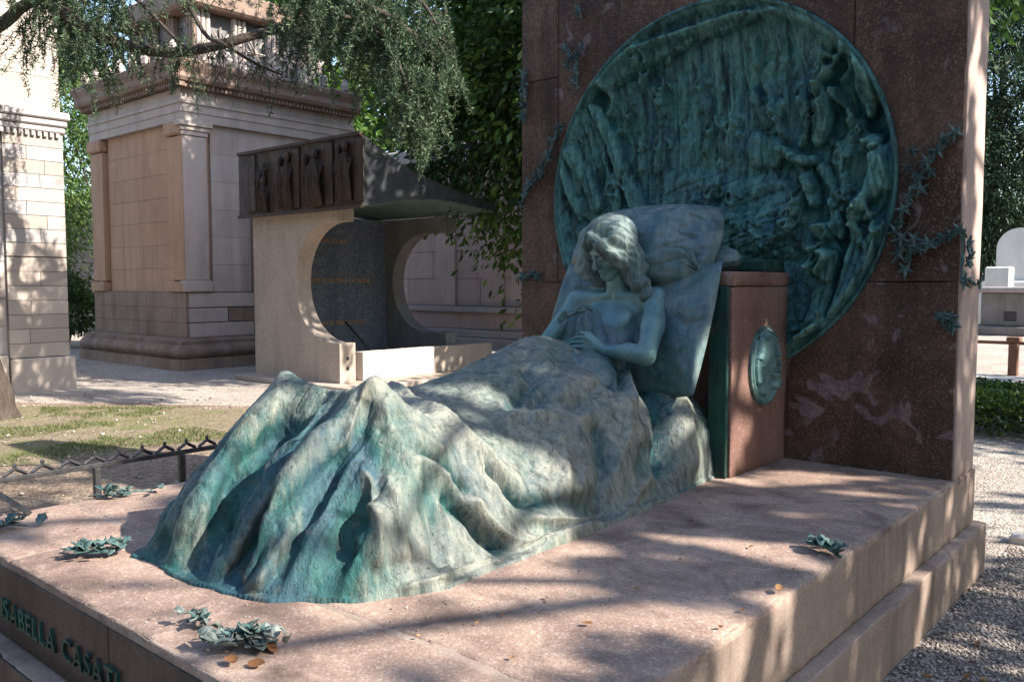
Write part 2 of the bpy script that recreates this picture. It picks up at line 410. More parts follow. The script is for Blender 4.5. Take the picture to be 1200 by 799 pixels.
M['white_wall'] = stone_mat('pale_polished_stone', (.66, .60, .53), (.6, .54, .47), (.7, .65, .6), (.45, .38, .32), 1.0, .2, .2, True, .5, .1)  # sunlight on the low wall painted into a paler stone
M['gilt'] = NB('faded_gilt_letters').done((.42, .25, .12), .5, .3)
M['lead'] = NB('lead_sheet'); n_ = M['lead']; M['lead'] = n_.done(n_.ramp(n_.noise(6, 5, .6), [(.3, (.022, .024, .028)), (.7, (.05, .054, .062))]), .55, .3, n_.bump(n_.noise(12, 4, .6), .2, .01))
M['copper_under'] = bronze_mat('green_soffit', (.08, .13, .10), (.06, .10, .085), (.2, .26, .21), (.02, .03, .025), False, .5, .3, 8)
n_ = NB('wrought_iron'); M['iron'] = n_.done(n_.ramp(n_.noise(30, 4, .6), [(.35, (.035, .036, .04)), (.7, (.085, .08, .08))]), .55, .6, n_.bump(n_.noise(90, 3), .3, .003))
n_ = NB('rusty_rail'); M['rust'] = n_.done(n_.ramp(n_.noise(20, 4, .6), [(.35, (.14, .07, .045)), (.7, (.22, .13, .09))]), .7, .2)
M['dark_stone'] = stone_mat('dark_grey_stone', (.21, .205, .20), (.16, .155, .15), (.28, .27, .26), (.07, .065, .06), .8, .3, .5, True, .7, .3)
M['white_stone'] = stone_mat('white_marble', (.70, .69, .66), (.62, .61, .58), (.75, .74, .7), (.35, .33, .3), .8, .2, .4, True, .6, .2)
M['kerb'] = stone_mat('pale_kerb', (.60, .55, .49), (.52, .47, .42), (.66, .6, .55), (.3, .26, .22), 1., .2, .3, False, .8, .3)

def ground_mat(name, cols, grit, bumpd=.012, leafy=None):
    n = NB(name)
    c = n.ramp(n.noise(.9, 7, .65, dist=.4), [(.32, cols[0]), (.5, cols[1]), (.68, cols[2])])
    vc = n.voro(grit, out='Color'); g = n.t.nodes.new('ShaderNodeRGBToBW'); n.L(vc, g.inputs[0])
    c = n.mix(1.0, c, n.ramp(g.outputs[0], [(.15, .55), (.85, 1.45)]), 'MULTIPLY')
    c = n.mix(n.ramp(n.noise(240, 2), [(.45, 0.), (.75, .35)]), c, (.09, .07, .055))
    if leafy:
        lf = n.ramp(n.noise(1.4, 7, .7, dist=.9), [(.50, 0.), (.60, .85)]); c = n.mix(lf, c, leafy)
    h = n.math('ADD', n.math('MULTIPLY', n.voro(grit), -1.0), n.math('MULTIPLY', n.noise(14, 6, .7), 1.4))
    return n.done(c, .95, 0., n.bump(h, .9, bumpd), .2)
M['gravel'] = ground_mat('gravel', ((.22, .18, .15), (.30, .255, .22), (.37, .32, .285)), 75)
M['path'] = ground_mat('pale_gravel_path', ((.30, .255, .22), (.37, .32, .28), (.43, .38, .335)), 60)
M['soil'] = ground_mat('bare_soil', ((.155, .11, .08), (.22, .165, .125), (.285, .22, .17)), 40, .02)
M['lawn'] = ground_mat('mossy_lawn', ((.19, .145, .10), (.22, .18, .12), (.19, .165, .095)), 45, .02, (.13, .14, .055))
n_ = NB('pebble'); rv = n_.attr('rnd'); M['pebble'] = n_.done(n_.ramp(rv, [(0., (.10, .08, .07)), (.4, (.24, .20, .175)), (.8, (.36, .31, .28)), (1., (.50, .46, .42))]), .9)

def leaf_mat(name, stops, trans=.45, rough=.5):
    m = bpy.data.materials.new(name); m.use_nodes = True; t = m.node_tree; t.nodes.clear()
    out = t.nodes.new('ShaderNodeOutputMaterial'); p = t.nodes.new('ShaderNodeBsdfPrincipled'); tr = t.nodes.new('ShaderNodeBsdfTranslucent')
    mx = t.nodes.new('ShaderNodeMixShader'); mx.inputs[0].default_value = trans; p.inputs['Roughness'].default_value = rough; p.inputs['Specular IOR Level'].default_value = .35
    a = t.nodes.new('ShaderNodeAttribute'); a.attribute_name = 'rnd'; r = t.nodes.new('ShaderNodeValToRGB'); e = r.color_ramp.elements
    while len(e) < len(stops): e.new(.5)
    for q, (pp, c) in zip(e, stops): q.position = pp; q.color = (*c, 1)
    t.links.new(a.outputs['Fac'], r.inputs[0]); t.links.new(r.outputs[0], p.inputs['Base Color']); t.links.new(r.outputs[0], tr.inputs[0])
    t.links.new(p.outputs[0], mx.inputs[1]); t.links.new(tr.outputs[0], mx.inputs[2]); t.links.new(mx.outputs[0], out.inputs[0])
    return m
M['leaf'] = leaf_mat('dark_broadleaf', [(0, (.022, .05, .012)), (.6, (.055, .11, .022)), (1, (.15, .23, .045))], .4, .4)
M['leaf_bright'] = leaf_mat('bright_broadleaf', [(0, (.05, .11, .02)), (.6, (.09, .17, .035)), (1, (.15, .24, .06))], .5, .45)
M['needle'] = leaf_mat('cedar_needles', [(0, (.022, .048, .022)), (.6, (.055, .10, .05)), (1, (.13, .18, .095))], .3, .6)
M['thuja'] = leaf_mat('thuja_sprays', [(0, (.05, .10, .025)), (.6, (.10, .17, .045)), (1, (.17, .25, .08))], .4, .6)
M['grass'] = leaf_mat('short_grass', [(0, (.06, .09, .02)), (.6, (.11, .15, .04)), (1, (.2, .2, .08))], .4, .7)
M['dry_leaf'] = leaf_mat('dry_leaf', [(0, (.16, .07, .03)), (.6, (.30, .14, .055)), (1, (.42, .24, .12))], .25, .7)
n_ = NB('bark'); bk = n_.noise(1.0, 6, .7, sc=(16, 16, 3.2), dist=.8)
M['bark'] = n_.done(n_.ramp(bk, [(.3, (.03, .022, .018)), (.55, (.06, .045, .035)), (.75, (.11, .09, .07))]), .9, 0., n_.bump(bk, 1., .03))

# ================================================================== SETTING: ground sheets
T = 0.585                                             # plinth top
def sheet(name, pts, mat, z, sub=14, jit=.05, kind='structure'):
    """irregular ground sheet, outline given in world XY"""
    p = np.array([q[:2] for q in pts], float); out = []
    for i in range(len(p)):
        a, b = p[i], p[(i + 1) % len(p)]; m = max(2, int(np.linalg.norm(b - a) * 5)); m = min(m, 60)
        t = np.arange(m) / m; q = a + (b - a) * t[:, None]
        nrm = np.array([b[1] - a[1], a[0] - b[0]]) / (np.linalg.norm(b - a) + 1e-9)
        q = q + nrm * (fbm(q[:, 0] * 1.7, q[:, 1] * 1.7, 0, 5, 4) * jit * 2.5)[:, None]; out.append(q)
    q = np.concatenate(out); bm = bmesh.new()
    vs = [bm.verts.new((x, y, z)) for x, y in q]
    es = [bm.edges.new((vs[i], vs[(i + 1) % len(vs)])) for i in range(len(vs))]
    bmesh.ops.triangle_fill(bm, use_beauty=True, edges=es)
    for f in bm.faces:
        if f.normal.z < 0: f.normal_flip()
    me = bpy.data.meshes.new(name); bm.to_mesh(me); bm.free()
    o = obj(name, me, mat); tag(o, kind=kind); return o
g = obj('ground', mesh_from('ground', [(-400, -400, 0), (400, -400, 0), (400, 400, 0), (-400, 400, 0)], [(0, 1, 2, 3)]), M['path']); tag(g, kind='structure')
sheet('soil_bed', [(-4.0, .2), (-4.0, 6.2), (-6.5, 6.4), on_z(300, 476), on_z(150, 473), on_z(-20, 470), (-14, 2.5), (-12, .2)], M['soil'], .004, jit=.08)
sheet('lawn', [on_z(300, 482), on_z(200, 477), on_z(30, 476), on_z(-30, 480), on_z(-60, 552), on_z(60, 545), on_z(150, 528), on_z(250, 512), on_z(330, 492)], M['lawn'], .008, jit=.10)
sheet('gravel_path', [(-1.0, -1), (2.5, -1), (2.5, 5.9), (-1.6, 5.95), (-4.1, 5.9), (-4.1, 5.2), (-1.0, 5.2)], M['gravel'], .004, jit=.02)

# ================================================================== PLINTH
X0, X1, Y0, Y1 = -4.13, -1.107, 1.128, 5.21
pl = empty('plinth', (-2.62, 3.1, 0), 'stepped pink granite plinth carrying the reclining bronze figure', 'plinth')
rough_box('upper_course', M['plinth_face'], pl, X0, X1, Y0, Y1, .285, T - .004, .032, .002, .012, 3, .004)
rough_box('lower_course', M['plinth_face'], pl, X0 - .06, X1 + .055, Y0 - .075, Y1 + .05, -.12, .28, .032, .002, .012, 5, .005)
for a_, b_ in ((X0 + .004, -2.6), (-2.597, X1 - .012)): box('front_panel', M['dark_face'], pl, a_, b_, Y0 - .006, Y0 + .05, .2875, T - .034, .003)  # sheets added to carry the front face's painted shade
box('front_step_panel', M['dark_face'], pl, X0 - .05, X1 + .04, Y0 - .083, Y0 - .02, -.05, .276, .003)  # painted shade of the step front, also an added sheet
# top paving slabs: uneven, each its own stone
def top_slab(x0, x1, y0, y1, seed):
    nx, ny = int((x1 - x0) / .025), int((y1 - y0) / .025)
    xs, ys = np.linspace(x0, x1, nx), np.linspace(y0, y1, ny)
    X, Y = np.meshgrid(xs, ys, indexing='ij')
    z = T + .003 * fbm(X * 3, Y * 3, 0, seed) + .0035 * np.minimum(0, fbm(X * 14, Y * 14, 0, seed + 3) + .12) * 2
    e = np.minimum(np.minimum(X - x0, x1 - X), np.minimum(Y - y0, y1 - Y))
    z = z - .006 * np.clip(1 - e / .018, 0, 1) * (1 + .9 * fbm(X * 25, Y * 25, 0, seed + 7, 2))
    P = np.stack([X, Y, z], -1).reshape(-1, 3)
    Fc = grid_faces(nx, ny)[:, ::1]
    rim = np.concatenate([np.arange(nx) * ny, (nx - 1) * ny + np.arange(1, ny), (np.arange(nx - 1)[::-1]) * ny + ny - 1, np.arange(1, ny - 1)[::-1]])
    low = P[rim].copy(); low[:, 2] = T - .03
    b = len(P); m = len(rim); P = np.concatenate([P, low])
    i = np.arange(m); sk = np.stack([rim[i], b + i, b + (i + 1) % m, rim[(i + 1) % m]], 1)
    return obj('slab', mesh_from('slab', P, np.concatenate([Fc, sk]), True), M['plinth'], pl)
gp = .003
ym = 1.62
top_slab(X0, -3.42 - gp, Y0, ym - gp, 1)
top_slab(X0 + .0, -3.3 - gp, ym + gp, Y1, 3)
top_slab(-3.42 + gp, -1.107, Y0, ym - gp, 2)
top_slab(-3.3 + gp, -1.107, ym + gp, 3.42 - gp, 4)
top_slab(-3.3 + gp, -1.107, 3.42 + gp, Y1, 6)

# bronze letters on the front face (each a mesh of its own)
def letters(text, parent, mat, origin, xdir, zdir, size, depth, name='letter', track=1.0):
    cu = bpy.data.curves.new('txt', 'FONT'); cu.size = size; cu.extrude = depth / 2; cu.bevel_depth = 0
    ob = bpy.data.objects.new('txt', cu); COL.objects.link(ob)
    pen = 0.0; ndir = np.cross(xdir, zdir); out = []
    for ch in text:
        if ch == ' ': pen += size * .42 * track; continue
        cu.body = ch; bpy.context.view_layer.update()
        dg = bpy.context.evaluated_depsgraph_get(); me = bpy.data.meshes.new_from_object(ob.evaluated_get(dg))
        n = len(me.vertices)
        if not n: continue
        v = np.empty(n * 3, np.float32); me.vertices.foreach_get('co', v); v = v.reshape(-1, 3)
        w = v[:, 0].max() - v[:, 0].min(); v[:, 0] -= v[:, 0].min()
        P = np.array(origin) + np.outer(v[:, 0] + pen, xdir) + np.outer(v[:, 1], zdir) + np.outer(v[:, 2], ndir)
        me.vertices.foreach_set('co', P.astype(np.float32).ravel()); me.update(); me.materials.clear()
        out.append(obj(name, me, mat, parent)); pen += (w + size * .14) * track
    bpy.data.objects.remove(ob); bpy.data.curves.remove(cu); return pen
letters('ISABELLA CASATI', pl, M['green_bronze'], (-3.47, Y0 - .011, .362), np.array([1., 0, 0]), np.array([0, 0, 1.]), .108, .012, track=1.0)

# ================================================================== STELE
YS = 4.78
SX0, SX1, ST = -4.03, -1.125, 4.35
TC = (-2.575, 2.165); TR = 1.135
st = empty('stele', (-2.58, 5.0, T), 'tall dark red porphyry stele framing the round bronze relief', 'stele')
def cutter(r):
    bm = bmesh.new(); bmesh.ops.create_cone(bm, cap_ends=True, segments=96, radius1=r, radius2=r, depth=1.4)
    bmesh.ops.rotate(bm, verts=bm.verts, matrix=Matrix.Rotation(math.pi / 2, 3, 'X')); bmesh.ops.translate(bm, verts=bm.verts, vec=(TC[0], YS, TC[1]))
    me = bpy.data.meshes.new('cut'); bm.to_mesh(me); bm.free(); o = bpy.data.objects.new('cut', me); COL.objects.link(o); return o
j = .002
zj = 1.61
for k, (a, b, c, d, hit) in enumerate([(SX0, -2.6 - j, T - .01, zj - j, 1), (-2.6 + j, SX1, T - .01, zj - j, 1), (SX0, -3.70 - j, zj + j, 3.03 - j, 1), (SX0, -3.70 - j, 3.03 + j, ST, 0),
                                       (-3.70 + j, -1.68 - j, zj + j, ST, 1), (-1.68 + j, SX1, zj + j, ST, 1)]):
    o = box('stone_slab', M['stele'], st, a, b, YS + .0007 * k, YS + .335, c, d, .004)
    if hit: boolean_cut(o, [cutter(TR + .012)])
box('core', M['stele'], st, SX0 + .02, SX1 - .02, YS + .33, 5.16, T - .01, ST, .004)
rough_box('side_slab', M['stele_side'], st, SX1 - .04, SX1 + .012, YS + .014, 5.185, T - .002, ST, .08, .004, .012, 11, .005)

# ------------------------------------------------------------------ the round bronze relief
def seg_field(U, V, pts):
    """distance to a polyline and position along it (0..1)"""
    best = np.full(U.shape, 1e9); tt = np.zeros(U.shape); m = len(pts) - 1
    if m == 0:
        return np.hypot(U - pts[0][0], V - pts[0][1]), tt + .5
    for i in range(m):
        ax, ay = pts[i]; bx, by = pts[i + 1]; dx, dy = bx - ax, by - ay; L = dx * dx + dy * dy + 1e-12
        t = np.clip(((U - ax) * dx + (V - ay) * dy) / L, 0, 1); d = np.hypot(U - ax - t * dx, V - ay - t * dy)
        w = d < best; best = np.where(w, d, best); tt = np.where(w, (i + t) / m, tt)
    return best, tt
NR = 440
us = np.linspace(TC[0] - TR, TC[0] + TR, NR); vs = np.linspace(TC[1] - TR, TC[1] + TR, NR)
U, V = np.meshgrid(us, vs, indexing='ij'); rr = np.hypot(U - TC[0], V - TC[1])
H = -.22 * np.clip(1 - (rr / TR) ** 6, 0, 1)
H = H + .05 * sstep(2.2, 1.2, V)                                   # clouds swell out towards the bottom
up_ = sstep(1.95, 2.3, V)
wv = vnoise(U * 3 + 5, V * 2, 0, 21) * .05
H += up_ * (.022 * fbm((U + wv) * 13, V * 2.2, 0, 3, 4) + .016 * np.abs(fbm((U + wv) * 34, V * 4.5, 0, 8, 3)))
lw = 1 - up_
qx = U + .12 * fbm(U * 3, V * 3, 0, 31, 3); qy = V + .12 * fbm(U * 3, V * 3, 0, 37, 3)
H += lw * (.03 * np.abs(fbm(qx * 5 + qy * 2, qy * 11 - qx * 4, 0, 12, 4)) + .012 * fbm(U * 22, V * 22, 0, 14, 3))
H += .016 * fbm(U * 40, V * 30, 0, 19, 3) - up_ * .016 * np.exp(-(fbm((U + wv) * 9, V * 1.6, 0, 29, 3) / .07) ** 2)
def relief(pts, w, amp, mode='add', soft=1.0, ws=None):
    """ridge traced on the relief; pts in photo pixels, w in pixels, amp in metres"""
    global H
    p = [tuple(on_y(x, y, YS)[[0, 2]]) for x, y in pts]; s = .0049
    if len(p) > 2: p = [tuple(q) for q in curve_pts(p, len(p) * 4)]
    m_ = w * s * 3.2 + .02; pa = np.array(p)
    i0, i1 = np.searchsorted(us, [pa[:, 0].min() - m_, pa[:, 0].max() + m_]); j0, j1 = np.searchsorted(vs, [pa[:, 1].min() - m_, pa[:, 1].max() + m_])
    if i1 <= i0 or j1 <= j0: return
    Us, Vs = U[i0:i1, j0:j1], V[i0:i1, j0:j1]
    d, t = seg_field(Us, Vs, p); d = d + .006 * fbm(Us * 26, Vs * 26, 0, 44, 2)
    ww = w * s * (np.interp(t, np.linspace(0, 1, len(ws)), ws) if ws else 1.0)
    k = np.sqrt(np.clip(1 - (d / ww) ** 2, 0, 1)) if mode == 'add' else np.exp(-(d / ww) ** 2)
    if w < 8: k = np.exp(-(d / ww) ** 2 * 1.4)
    H[i0:i1, j0:j1] += amp * (1.15 if amp > 0 else 1.0) * k
for x, y0, y1, w, a in [(713, 150, 240, 9, .035), (735, 95, 200, 8, .03), (759, 110, 195, 8, .035), (790, 90, 185, 7, .03), (829, 60, 190, 9, .04), (850, 110, 185, 7, .035),
                        (868, 40, 150, 7, .03), (890, 70, 140, 10, .05), (905, 40, 130, 7, .035), (922, 60, 120, 7, .03), (935, 50, 100, 6, .03), (805, 40, 110, 6, .02), (775, 60, 100, 6, .02)]:
    pts = [(x + random.uniform(-5, 5), y0 + (y1 - y0) * i / 4) for i in range(5)]
    relief(pts, w, a * .55, ws=[.6, 1, .8, 1.2, .9])
    for q in range(2):
        relief([(x + random.uniform(-8, 8), random.uniform(y0, y1))], random.uniform(4, 7), .025)
relief([(700, 80), (745, 55), (790, 38), (850, 18), (905, 12)], 7, .045)                     # shell ledge under the top
relief([(905, 12), (955, 30), (1000, 75)], 6, .035)
relief([(694, 110)], 15, -.09, 'dent'); relief([(684, 100), (700, 96), (710, 114), (704, 132)], 6, .06)
relief([(690, 125), (704, 157), (720, 205), (736, 248)], 10, .06, ws=[.7, 1, 1, 1.3])
relief([(668, 180), (678, 205), (690, 240)], 11, .055); relief([(700, 180), (705, 220), (712, 250)], 7, .04)
relief([(655, 190), (664, 225), (672, 255)], 6, .04)
relief([(892, 142), (897, 120)], 12, .04)
def figurine(x, y, s, lean=0.0, amp=.05, seed=0):
    """small draped figure in low relief"""
    r = random.Random(seed); q = lambda dx, dy: (x + (dx + lean * (1 - dy)) * s, y + dy * s)
    relief([q(0, 0)], .16 * s, amp * 1.2); relief([q(0, .2), q(.03, .5), q(0, .8)], .19 * s, amp, ws=[.8, 1.1, .8])
    relief([q(0, .75), q(-.06, 1.2), q(-.02, 1.7)], .22 * s, amp * .8, ws=[.9, 1.1, 1.3])
    relief([q(-.14, .28), q(-.3, .6), q(-.1, .75)], .08 * s, amp * .9); relief([q(.14, .28), q(.32, .5), q(.3, .1 + r.uniform(0, .7))], .08 * s, amp * .9)
    for k in range(4): relief([q(-.15 + .1 * k, .9), q(-.2 + .12 * k, 1.7)], .04 * s, amp * .5)
for k, (x, y, s_, l) in enumerate([(820, 205, 34, .2), (850, 215, 30, -.2), (788, 232, 30, .4), (925, 205, 36, .3), (978, 165, 34, -.2), (992, 205, 38, -.3), (758, 150, 30, .1), (842, 130, 28, 0), (905, 235, 32, .5), (880, 250, 28, -.5), (715, 205, 32, -.2), (960, 100, 30, .1), (1035, 250, 30, -.3)] + [(random.uniform(690, 1010), random.uniform(45, 260), random.uniform(17, 27), random.uniform(-.5, .5)) for _ in range(26)]): figurine(x, y, s_, l, .034, k)
relief([(1018, 118)], 24, -.14, 'dent'); relief([(1028, 148)], 18, -.10, 'dent'); relief([(976, 62)], 14, -.10, 'dent'); relief([(968, 120), (976, 150)], 10, -.08, 'dent')
relief([(1006, 66), (1004, 98), (1008, 128)], 11, .11, ws=[.8, 1.2, .5]); relief([(1014, 80), (1018, 110)], 6, .07)
relief([(985, 52), (965, 75), (955, 90)], 7, .07); relief([(955, 58), (985, 70), (975, 88)], 5, .05)
relief([(951, 100), (955, 135), (948, 160)], 10, .08, ws=[.7, 1.1, .9]); relief([(930, 110), (936, 140), (928, 165)], 7, .05); relief([(968, 100), (975, 118)], 6, .05)
def relief_poly(pts, amp, edge=5, groove=0, gdir=(0, 1), gn=9):
    """filled, bevel-edged shape with carved grooves"""
    global H
    p = np.array([on_y(x, y, YS)[[0, 2]] for x, y in pts]); c = curve_pts(np.concatenate([p, p[:1]]), len(p) * 4)[:-1]
    ins = np.zeros(U.shape, bool)
    for i in range(len(c)):
        (x1, y1), (x2, y2) = c[i - 1], c[i]; cr = (y1 > V) != (y2 > V); ins ^= cr & (U < (x2 - x1) * (V - y1) / (y2 - y1 + 1e-12) + x1)
    d, _ = seg_field(U, V, [tuple(q) for q in np.concatenate([c, c[:1]])]); k = np.where(ins, 1 - (1 - np.clip(d / (edge * .0049), 0, 1)) ** 2, 0)
    w_ = (U * gdir[1] - V * gdir[0]) + .012 * fbm(U * 8, V * 8, 0, 5, 2)
    H = H + amp * k * (1 + .25 * fbm(U * 9, V * 9, 0, 6, 2)) - groove * k * np.exp(-((np.sin(w_ * gn * 6)) / .35) ** 2)
relief_poly([(690, 95), (740, 55), (800, 30), (870, 10), (880, 22), (810, 48), (750, 76), (705, 108)], .05, 6)
relief_poly([(660, 150), (690, 130), (715, 160), (735, 215), (745, 255), (700, 262), (668, 250), (655, 200)], .045, 9, .018, (.25, -1), 9)
relief_poly([(855, 172), (868, 150), (893, 150), (910, 172), (900, 194), (866, 194)], .06, 12)
relief_poly([(745, 235), (765, 200), (800, 192), (850, 205), (900, 198), (935, 232), (925, 290), (880, 312), (800, 302)], .035, 22, .010, (1, .3), 6)
relief_poly([(775, 262), (815, 236), (868, 246), (905, 240), (922, 268), (880, 296), (815, 292)], .03, 16, .008, (1, .25), 7)
relief_poly([(1016, 176), (1034, 178), (1043, 205), (1036, 240), (1014, 262), (996, 252), (1006, 225)], .07, 6, .016, (-.25, 1), 12)
relief_poly([(984, 302), (996, 262), (1011, 232), (1025, 256), (1029, 285), (1019, 318), (997, 350), (970, 376), (978, 340)], .10, 5, .022, (.30, 1), 11)
relief_poly([(966, 264), (961, 243), (965, 229), (978, 248), (985, 272), (976, 282)], .08, 4, .014, (-.4, 1), 12)
relief_poly([(960, 288), (981, 296), (977, 325), (973, 350), (960, 386), (936, 398), (944, 360), (951, 325)], .09, 6, .02, (.2, 1), 13)
relief_poly([(958, 92), (985, 58), (1030, 100), (1042, 160), (1010, 152), (985, 130)], -.08, 12)
# crouching group left of the angel
relief([(909, 175), (925, 183), (941, 186)], 8, .10); relief([(930, 190), (940, 215), (946, 236)], 10, .09, ws=[1.1, .9, .7])
relief([(952, 195), (964, 215), (970, 235)], 8, .07); relief([(905, 172)], 6, .06); relief([(920, 180), (912, 192)], 4, .05)
# upper standing woman by the rim
relief([(1019, 163)], 11, .11); relief([(1024, 175), (1027, 200), (1016, 225), (1000, 240)], 13, .09, ws=[.7, 1, 1.1, .8]); relief([(1036, 172), (1043, 195), (1040, 220)], 6, .06)
relief([(1010, 165), (1002, 172)], 6, .06)
# kneeling angel with raised wing
relief([(956, 271)], 10.5, .13); relief([(950, 266), (964, 262), (968, 276)], 6, .10)
relief([(964, 284), (972, 302), (966, 322)], 11, .06, ws=[.8, 1.1, .9])
relief([(962, 295), (945, 314), (950, 292)], 5.5, .12); relief([(950, 292), (957, 286)], 5, .11); relief([(970, 300), (956, 318), (946, 313)], 5, .10)
relief([(1011, 232), (1027, 262), (1027, 292), (1012, 330), (980, 368)], 4, .03)
for q in range(9):                                                    # billowing clouds and drapery below
    x = random.uniform(745, 900); y = random.uniform(205, 310)
    relief([(x, y), (x + 22, y - random.uniform(-4, 10)), (x + 45, y + random.uniform(-2, 10)), (x + 62, y + 14)], random.uniform(7.9, 13), random.uniform(.012, .03), 'soft')
for q in range(9):
    x = random.uniform(940, 1000); y = random.uniform(360, 390); relief([(x, y), (x - 16, y + 14), (x - 34, y + 22)], 4, .03)
edge = sstep(TR, TR - .05, rr)
H = np.maximum(H * .8, -.30); H = -.012 + H * edge + .012 * (1 - edge)
Yv = YS - .004 - H * 1.0
P = np.stack([U, Yv, V], -1).reshape(-1, 3)
kc = (rr[:-1, :-1] < TR) & (rr[1:, 1:] < TR) & (rr[1:, :-1] < TR) & (rr[:-1, 1:] < TR)
fc = grid_faces(NR, NR, kc)
used = np.unique(fc); remap = np.full(len(P), -1); remap[used] = np.arange(len(used))
def blur(A_, k):
    ker_ = np.hanning(k + 2)[1:-1]; ker_ /= ker_.sum()
    for _ in range(2): A_ = np.stack([np.convolve(np.pad(r, k // 2, mode='edge'), ker_, 'valid') for r in A_]).T
    return A_
rw = np.clip(.42 + (H - blur(H, 31)) * 11 + .16 * fbm(U * 5, V * 3, 0, 88, 3), 0, 1).reshape(-1)  # paler on raised parts, darker in hollows
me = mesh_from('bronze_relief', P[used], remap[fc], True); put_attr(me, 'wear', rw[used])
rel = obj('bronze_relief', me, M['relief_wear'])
tag(rel, 'large round green bronze relief with winged angel and hanging vines set in the stele', 'relief')
th = np.linspace(0, 2 * math.pi, 129)[:-1]; ring = []
for a, dy in ((TR - .014, -.006), (TR - .004, -.02), (TR + .010, -.014), (TR + .012, .1)):
    ring.append(np.stack([TC[0] + a * np.cos(th), np.full(128, YS + dy), TC[1] + a * np.sin(th)], 1))
Fr = [(q * 128 + i, q * 128 + (i + 1) % 128, (q + 1) * 128 + (i + 1) % 128, (q + 1) * 128 + i) for q in range(3) for i in range(128)]
obj('rim', mesh_from('rim', np.concatenate(ring), Fr, True), M['relief_bronze'], rel)

# ================================================================== HEADBOARD BLOCK behind the pillows
hb = empty('headboard_block', (-2.6, 4.4, T), 'red granite headboard block with an oval portrait on its side', 'headboard')
HX = -2.013
rough_box('block', M['headblock'], hb, -2.135, HX, 4.075, YS - .012, T - .002, 1.585, .05, .002, .01, 21, .004)
rough_box('cap', M['headblock'], hb, -2.14, HX + .006, 4.068, YS - .010, 1.589, 1.664, .05, .002, .008, 22, .004)
rough_box('rear_block', M['headblock'], hb, -2.96, -2.139, 4.40, YS - .014, T - .002, 1.62, .08, .003, .008, 23, .006)
box('bronze_strip', M['green_bronze'], hb, -2.13, HX - .012, 4.045, 4.067, T, 1.586, .004)
box('bronze_ledge', M['green_bronze'], hb, -2.62, HX - .02, 4.50, YS - .016, 1.665, 1.735, .012, 2)
# oval bronze portrait: bearded profile looking right
oc = (4.46, 1.15); oa, ob_ = .185, .212
ny, nz = 120, 150
ys = np.linspace(oc[0] - oa, oc[0] + oa, ny); zs = np.linspace(oc[1] - ob_, oc[1] + ob_, nz)
A, B = np.meshgrid(ys, zs, indexing='ij'); re = np.hypot((A - oc[0]) / oa, (B - oc[1]) / ob_)
h = .006 + .018 * np.exp(-((re - .93) / .05) ** 2)
cu_, cv_ = project(np.stack([np.full(A.size, HX), A.ravel(), B.ravel()], 1)); cu_ = ((cu_ - 860) * 6.67).reshape(A.shape); cv_ = ((cv_ - 370) * 6.66).reshape(A.shape)
def op(x, y): q = on_x(x, y, HX); return q[1], q[2]
def oval(pts, w, amp, mode='add'):
    global h
    p = [tuple(q) for q in curve_pts(pts, len(pts) * 3)] if len(pts) > 2 else pts
    d, t = seg_field(cu_, cv_, p); w = w * 1.0
    k = np.sqrt(np.clip(1 - (d / w) ** 2, 0, 1)) if mode == 'add' else np.exp(-(d / w) ** 2)
    h = smax(h, .006 + amp * 1.4 * k, .003) if mode == 'add' else h + amp * 1.2 * k
oval([(235, 250), (240, 330), (240, 400)], 66, .026); oval([(235, 210)], 62, .026); oval([(230, 420), (215, 540), (210, 590)], 34, .02)
oval([(300, 290), (328, 372)], 12, .022); oval([(270, 300), (315, 292)], 11, .028); oval([(300, 400), (312, 420)], 14, .022); oval([(290, 455), (312, 500), (300, 545)], 26, .026)
oval([(280, 420), (318, 435)], 10, .03); oval([(180, 180), (175, 280), (165, 330)], 24, .03); oval([(200, 170), (240, 155), (280, 190)], 20, .028)
for q in range(9): oval([(150 + q * 5, 330 + q * 6), (146 + q * 6, 420), (155 + q * 6, 520)], 8, .018)
oval([(268, 318), (300, 325)], 8, -.008, 'dent'); oval([(255, 500), (262, 560)], 10, -.010, 'dent'); oval([(190, 300), (185, 380)], 7, -.010, 'dent')
h = h + .0022 * fbm(A * 70, B * 70, 0, 77, 3)
Pq = np.stack([HX + .004 + h, A, B], -1).reshape(-1, 3)
kc = (re[:-1, :-1] < 1) & (re[1:, 1:] < 1) & (re[1:, :-1] < 1) & (re[:-1, 1:] < 1)
fc = grid_faces(ny, nz, kc)
po = obj('portrait_medallion', mesh_from('portrait_medallion', Pq, fc, True), M['skin_bronze'], hb)
po['label'] = 'oval bronze medallion with a bearded man in profile'
th = np.linspace(0, 2 * math.pi, 65)[:-1]
ring = [np.stack([np.full(64, HX + dx), oc[0] + oa * s * np.cos(th), oc[1] + ob_ * s * np.sin(th)], 1) for s, dx in ((.97, .012), (1.0, .022), (1.03, .012), (1.035, -.004))]
Fr = [(q * 64 + i, q * 64 + (i + 1) % 64, (q + 1) * 64 + (i + 1) % 64, (q + 1) * 64 + i) for q in range(3) for i in range(64)]
obj('rim', mesh_from('rim', np.concatenate(ring), Fr, True), M['leaf_bronze'], po)

# ================================================================== THE BRONZE SCULPTURE
sc = empty('bronze_sculpture', (-2.62, 2.9, T), 'green patinated bronze of a sleeping woman under a heavy sheet', 'sculpture')
